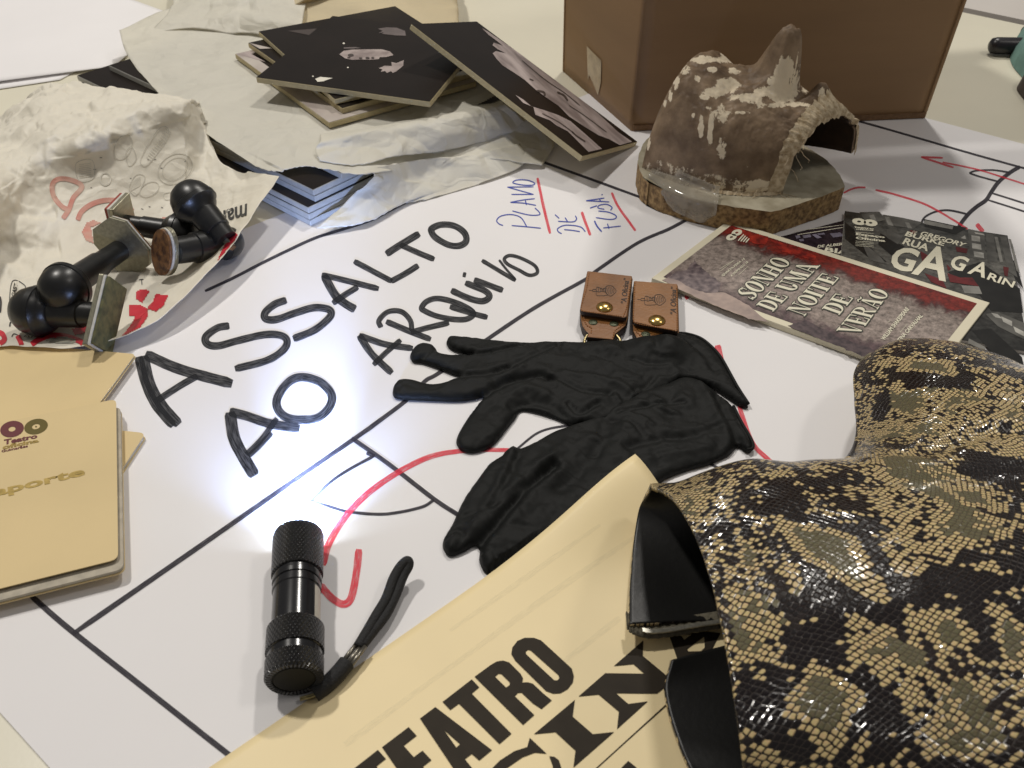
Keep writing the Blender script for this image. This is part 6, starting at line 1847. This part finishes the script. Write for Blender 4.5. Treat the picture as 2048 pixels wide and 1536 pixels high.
SNAKE = {k: [q for q in (patch(*p) for p in l) if q] for k, l in {
    'diamond': [(590, 620, 1000, 930, 95), (740, 1120, 800, 1530, 130), (1100, 1040, 1330, 1110, 90), (1420, 950, 1480, 1240, 60), (1180, 540, 1440, 640, 70), (660, 880, 700, 940, 26), (460, 680, 540, 900, 34), (1040, 90, 1240, 150, 40)],
    'dark': [(540, 520, 1060, 1000, 140), (715, 1050, 830, 1580, 170), (380, 600, 560, 960, 150), (560, 560, 760, 640, 70), (560, 960, 1010, 900, 80), (640, 1010, 860, 1180, 110), (520, 1180, 640, 1480, 90), (900, 1180, 1000, 1500, 90), (1000, 880, 1480, 900, 45), (1290, 930, 1330, 1200, 55), (1300, 430, 1480, 560, 70), (1000, 120, 1320, 200, 60), (960, 340, 1000, 190, 30)],
    'lattice': [(250, 560, 480, 620, 90), (420, 880, 700, 1180, 130), (900, 560, 1480, 740, 150), (980, 150, 1480, 420, 230), (860, 950, 1130, 1330, 170), (1000, 1250, 1480, 1500, 200), (900, 420, 1240, 520, 110)],
}.items()}
M['snake'] = snake()
def shell(nm, B, uv, flip):
    nv, nu = B.shape[:2]
    f = grid_faces(nv, nu)
    if flip: f = [q[::-1] for q in f]
    o = obj(nm, B.reshape(-1, 3), f, [M['snake'], M['lining']], BO, sm=True, uv=uv.reshape(-1, 2))
    t = o.modifiers.new("thick", 'SOLIDIFY'); t.thickness = .0028; t.offset = -1; t.material_offset = 1; t.material_offset_rim = 0
    return o
def upness(B): return np.cross(np.diff(B, axis=1)[:-1].reshape(-1, 3), np.diff(B, axis=0)[:, :-1].reshape(-1, 3))[:, 2].mean()
shell("upper", B, uv, upness(B) < 0)
Bt, ut = loft(TON, 60, 60)
shell("zip_panel", Bt, ut * np.array([1, -1]) + np.array([0, -.05]), upness(Bt) > 0)
Bf, uf = loft(FLP, 60, 60)
shell("back_panel", Bf, uf + np.array([0, .15]), upness(Bf) > 0)
und = [TON[3] + FLP[3][1:]]
for s_ in S_TOP[4:]:
    F, Bk = s_[0], s_[-1]
    row = [F]
    for k, z in ((.08, .5), (.16, .2), (.30, .08), (.45, .06), (.60, .06), (.76, .08), (.90, .35)):
        p = F + (Bk - F) * k; p = p.copy(); p[2] = max(.002, F[2] * z if k < .5 else Bk[2] * z); row.append(p)
    row.append(Bk); und.append(row)
Bu, uu = loft(und, 60, 90)
shell("underside", Bu, uu, upness(Bu) > 0)
# zip along the open edge
g = MB(); tz = MB()
zl = [P(a, b_, z) for a, b_, z in smooth([(1254, 1252, .0100), (1268, 1264, .0085), (1300, 1272, .0068), (1345, 1268, .0062), (1390, 1260, .0060), (1440, 1252, .0060)], 10)]
v = []
for k, p in enumerate(zl):
    v += [p + np.array([0, .007, .0022]), p + np.array([0, .002, .0016 + .0004 * math.sin(k * 1.7)]), p + np.array([0, -.0016 - .0006 * noise.noise(Vector((k * .6, 0, 0))), .0006])]
g.add(v, grid_faces(len(zl), 3)); zo = g.build("zip_tape", M['zip_tape'], BO, sm=True)
t = zo.modifiers.new("thick", 'SOLIDIFY'); t.thickness = .001
tot = np.linalg.norm(np.diff(np.array(zl), axis=0), axis=1).cumsum()
for k in range(16, len(zl) - 1):
    for q in (.0, .5):
        p = zl[k] * (1 - q) + zl[k + 1] * q + np.array([0, .0008, .0026])
        tz.box(p - np.array([.00022, .0011, .0005]), p + np.array([.00022, .0011, .0005]))
tz.build("zip_teeth", M['zip_metal'], zo)
# stamped size lettering on the lining
tb = BVHTree.FromPolygons([tuple(p + np.array([0, 0, .0022])) for p in Bt.reshape(-1, 3)], grid_faces(60, 60))
on_t = onbvh(tb, .0005)
g = MB(); RB = lambda p: K(1230, 940, .2344, p)
for w_, q in [("RN CO21 14", [(345, 840), (385, 430), (350, 425), (305, 835)]), ("MADE IN", [(412, 845), (430, 560), (400, 556), (372, 842)]), ("15026", [(484, 760), (490, 590), (462, 588), (448, 760)])]:
    text(g, w_, RB(q), on_t, .0)
g.build("size_stamp", mat("worn_stamp_print", (.030, .028, .022), .5, var=.4, vscale=600), BO)
# sole and heel on the far side of the boot
so = MB(); ve = []
for k, s_ in enumerate(S_TOP[4:]):
    p = s_[-1]; q = s_[-2]
    n_ = np.array([1, -.25 + .2 * k, 0]); n_ /= np.linalg.norm(n_)
    ve += [q + n_ * .004 + np.array([0, 0, -.012]), q + n_ * .012 + np.array([0, 0, -.014]), np.array([p[0], p[1], .006]) + n_ * .010, np.array([p[0], p[1], .006]) + n_ * .002]
so.add(ve, grid_faces(6, 4, True)); so.f += [[0, 1, 2, 3], [23, 22, 21, 20]]
so.build("sole", M['sole'], BO)
c = (S_TOP[4][-1] + S_TOP[5][-1]) / 2
h = MB()
pts = [c + np.array(d) for d in ((-.016, -.034, -.034), (.020, .026, -.034), (.020, .026, .026), (-.016, -.034, .026))]
v_ = pts + [p * 1.0 + np.array([.052, -.026, 0]) * 1.0 + (np.mean(pts, axis=0) - p) * .25 for p in pts]
h.add(v_, [(3, 2, 1, 0), (4, 5, 6, 7), (0, 1, 5, 4), (1, 2, 6, 5), (2, 3, 7, 6), (3, 0, 4, 7)])
bevel(h.build("heel", M['sole'], BO), .002, 3)

# ------------------------------------------------------------------ far right odds and ends
M['teal'] = mat("teal_cloth", (.13, .24, .21), .85, var=.25, vscale=60, bump=.4, bscale=500)
M['pen'] = mat("black_pen_plastic", (.010, .009, .013), .35, var=.2, vscale=60)
M['umber'] = mat("dark_brown_case", (.045, .028, .022), .5, var=.3, vscale=40)
v, f, _ = lathe([(0, .0001), (.0006, .0045), (.003, .0080), (.008, .0092), (.05, .0094), (.12, .0094), (.1205, .006)], P(1978, 91, .0096), P(2070, 93, .0096), 28)
tag(obj("marker_pen", v, f, M['pen'], sm=True), "black round-ended marker pen lying in front of the teal cloth at the far right", "marker pen")
def lump(name, label, cat, px, h, m, seed, amp=.25):
    o_ = outline(px, .0, .004)
    lo, hi = o_.min(0), o_.max(0)
    st_ = .004
    gx, gy = np.meshgrid(np.arange(lo[0], hi[0], st_), np.arange(lo[1], hi[1], st_))
    p = np.stack([gx.ravel(), gy.ravel()], 1); p = p[poly_in(p, o_)]; p = p[poly_dist(p, o_) > st_ * .5]
    n = len(o_)
    res = geometry.delaunay_2d_cdt([Vector(q) for q in np.concatenate([o_, p])], [(i, (i + 1) % n) for i in range(n)], [], 1, 1e-6)
    vv = np.array([tuple(q) for q in res[0]]); d = poly_dist(vv, o_)
    z = h * np.sqrt(1 - (1 - np.clip(d / (h * .7), 0, 1)) ** 2)
    z = np.array([zz * (1 + amp * crumple((q[0], q[1], 0), 22, seed)) for zz, q in zip(z, vv)])
    return tag(obj(name, np.column_stack([vv, z]), [list(t) for t in res[2]], m, sm=True), label, cat)
lump("folded_cloth", "teal folded cloth strap over the end of the black marker pen", "cloth", [(2028, 84), (2060, 70), (2140, 80), (2170, 180), (2090, 190), (2040, 150), (2020, 118)], .026, M['teal'], 2.0)
lump("case", "dark brown soft case at the right edge, next to the teal cloth", "case", [(2036, 170), (2080, 150), (2200, 170), (2220, 270), (2100, 250), (2046, 196)], .030, M['umber'], 4.0, .1)
v, f, _ = lathe([(0, .0001), (.0006, .0040), (.003, .0075), (.008, .0085), (.10, .0086), (.1005, .005)], P(2041, 62, .0090), P(2120, 78, .0090), 28)
tag(obj("marker_pen", v, f, M['pen'], sm=True), "second black marker pen behind the teal cloth, only its rounded end in view", "marker pen")
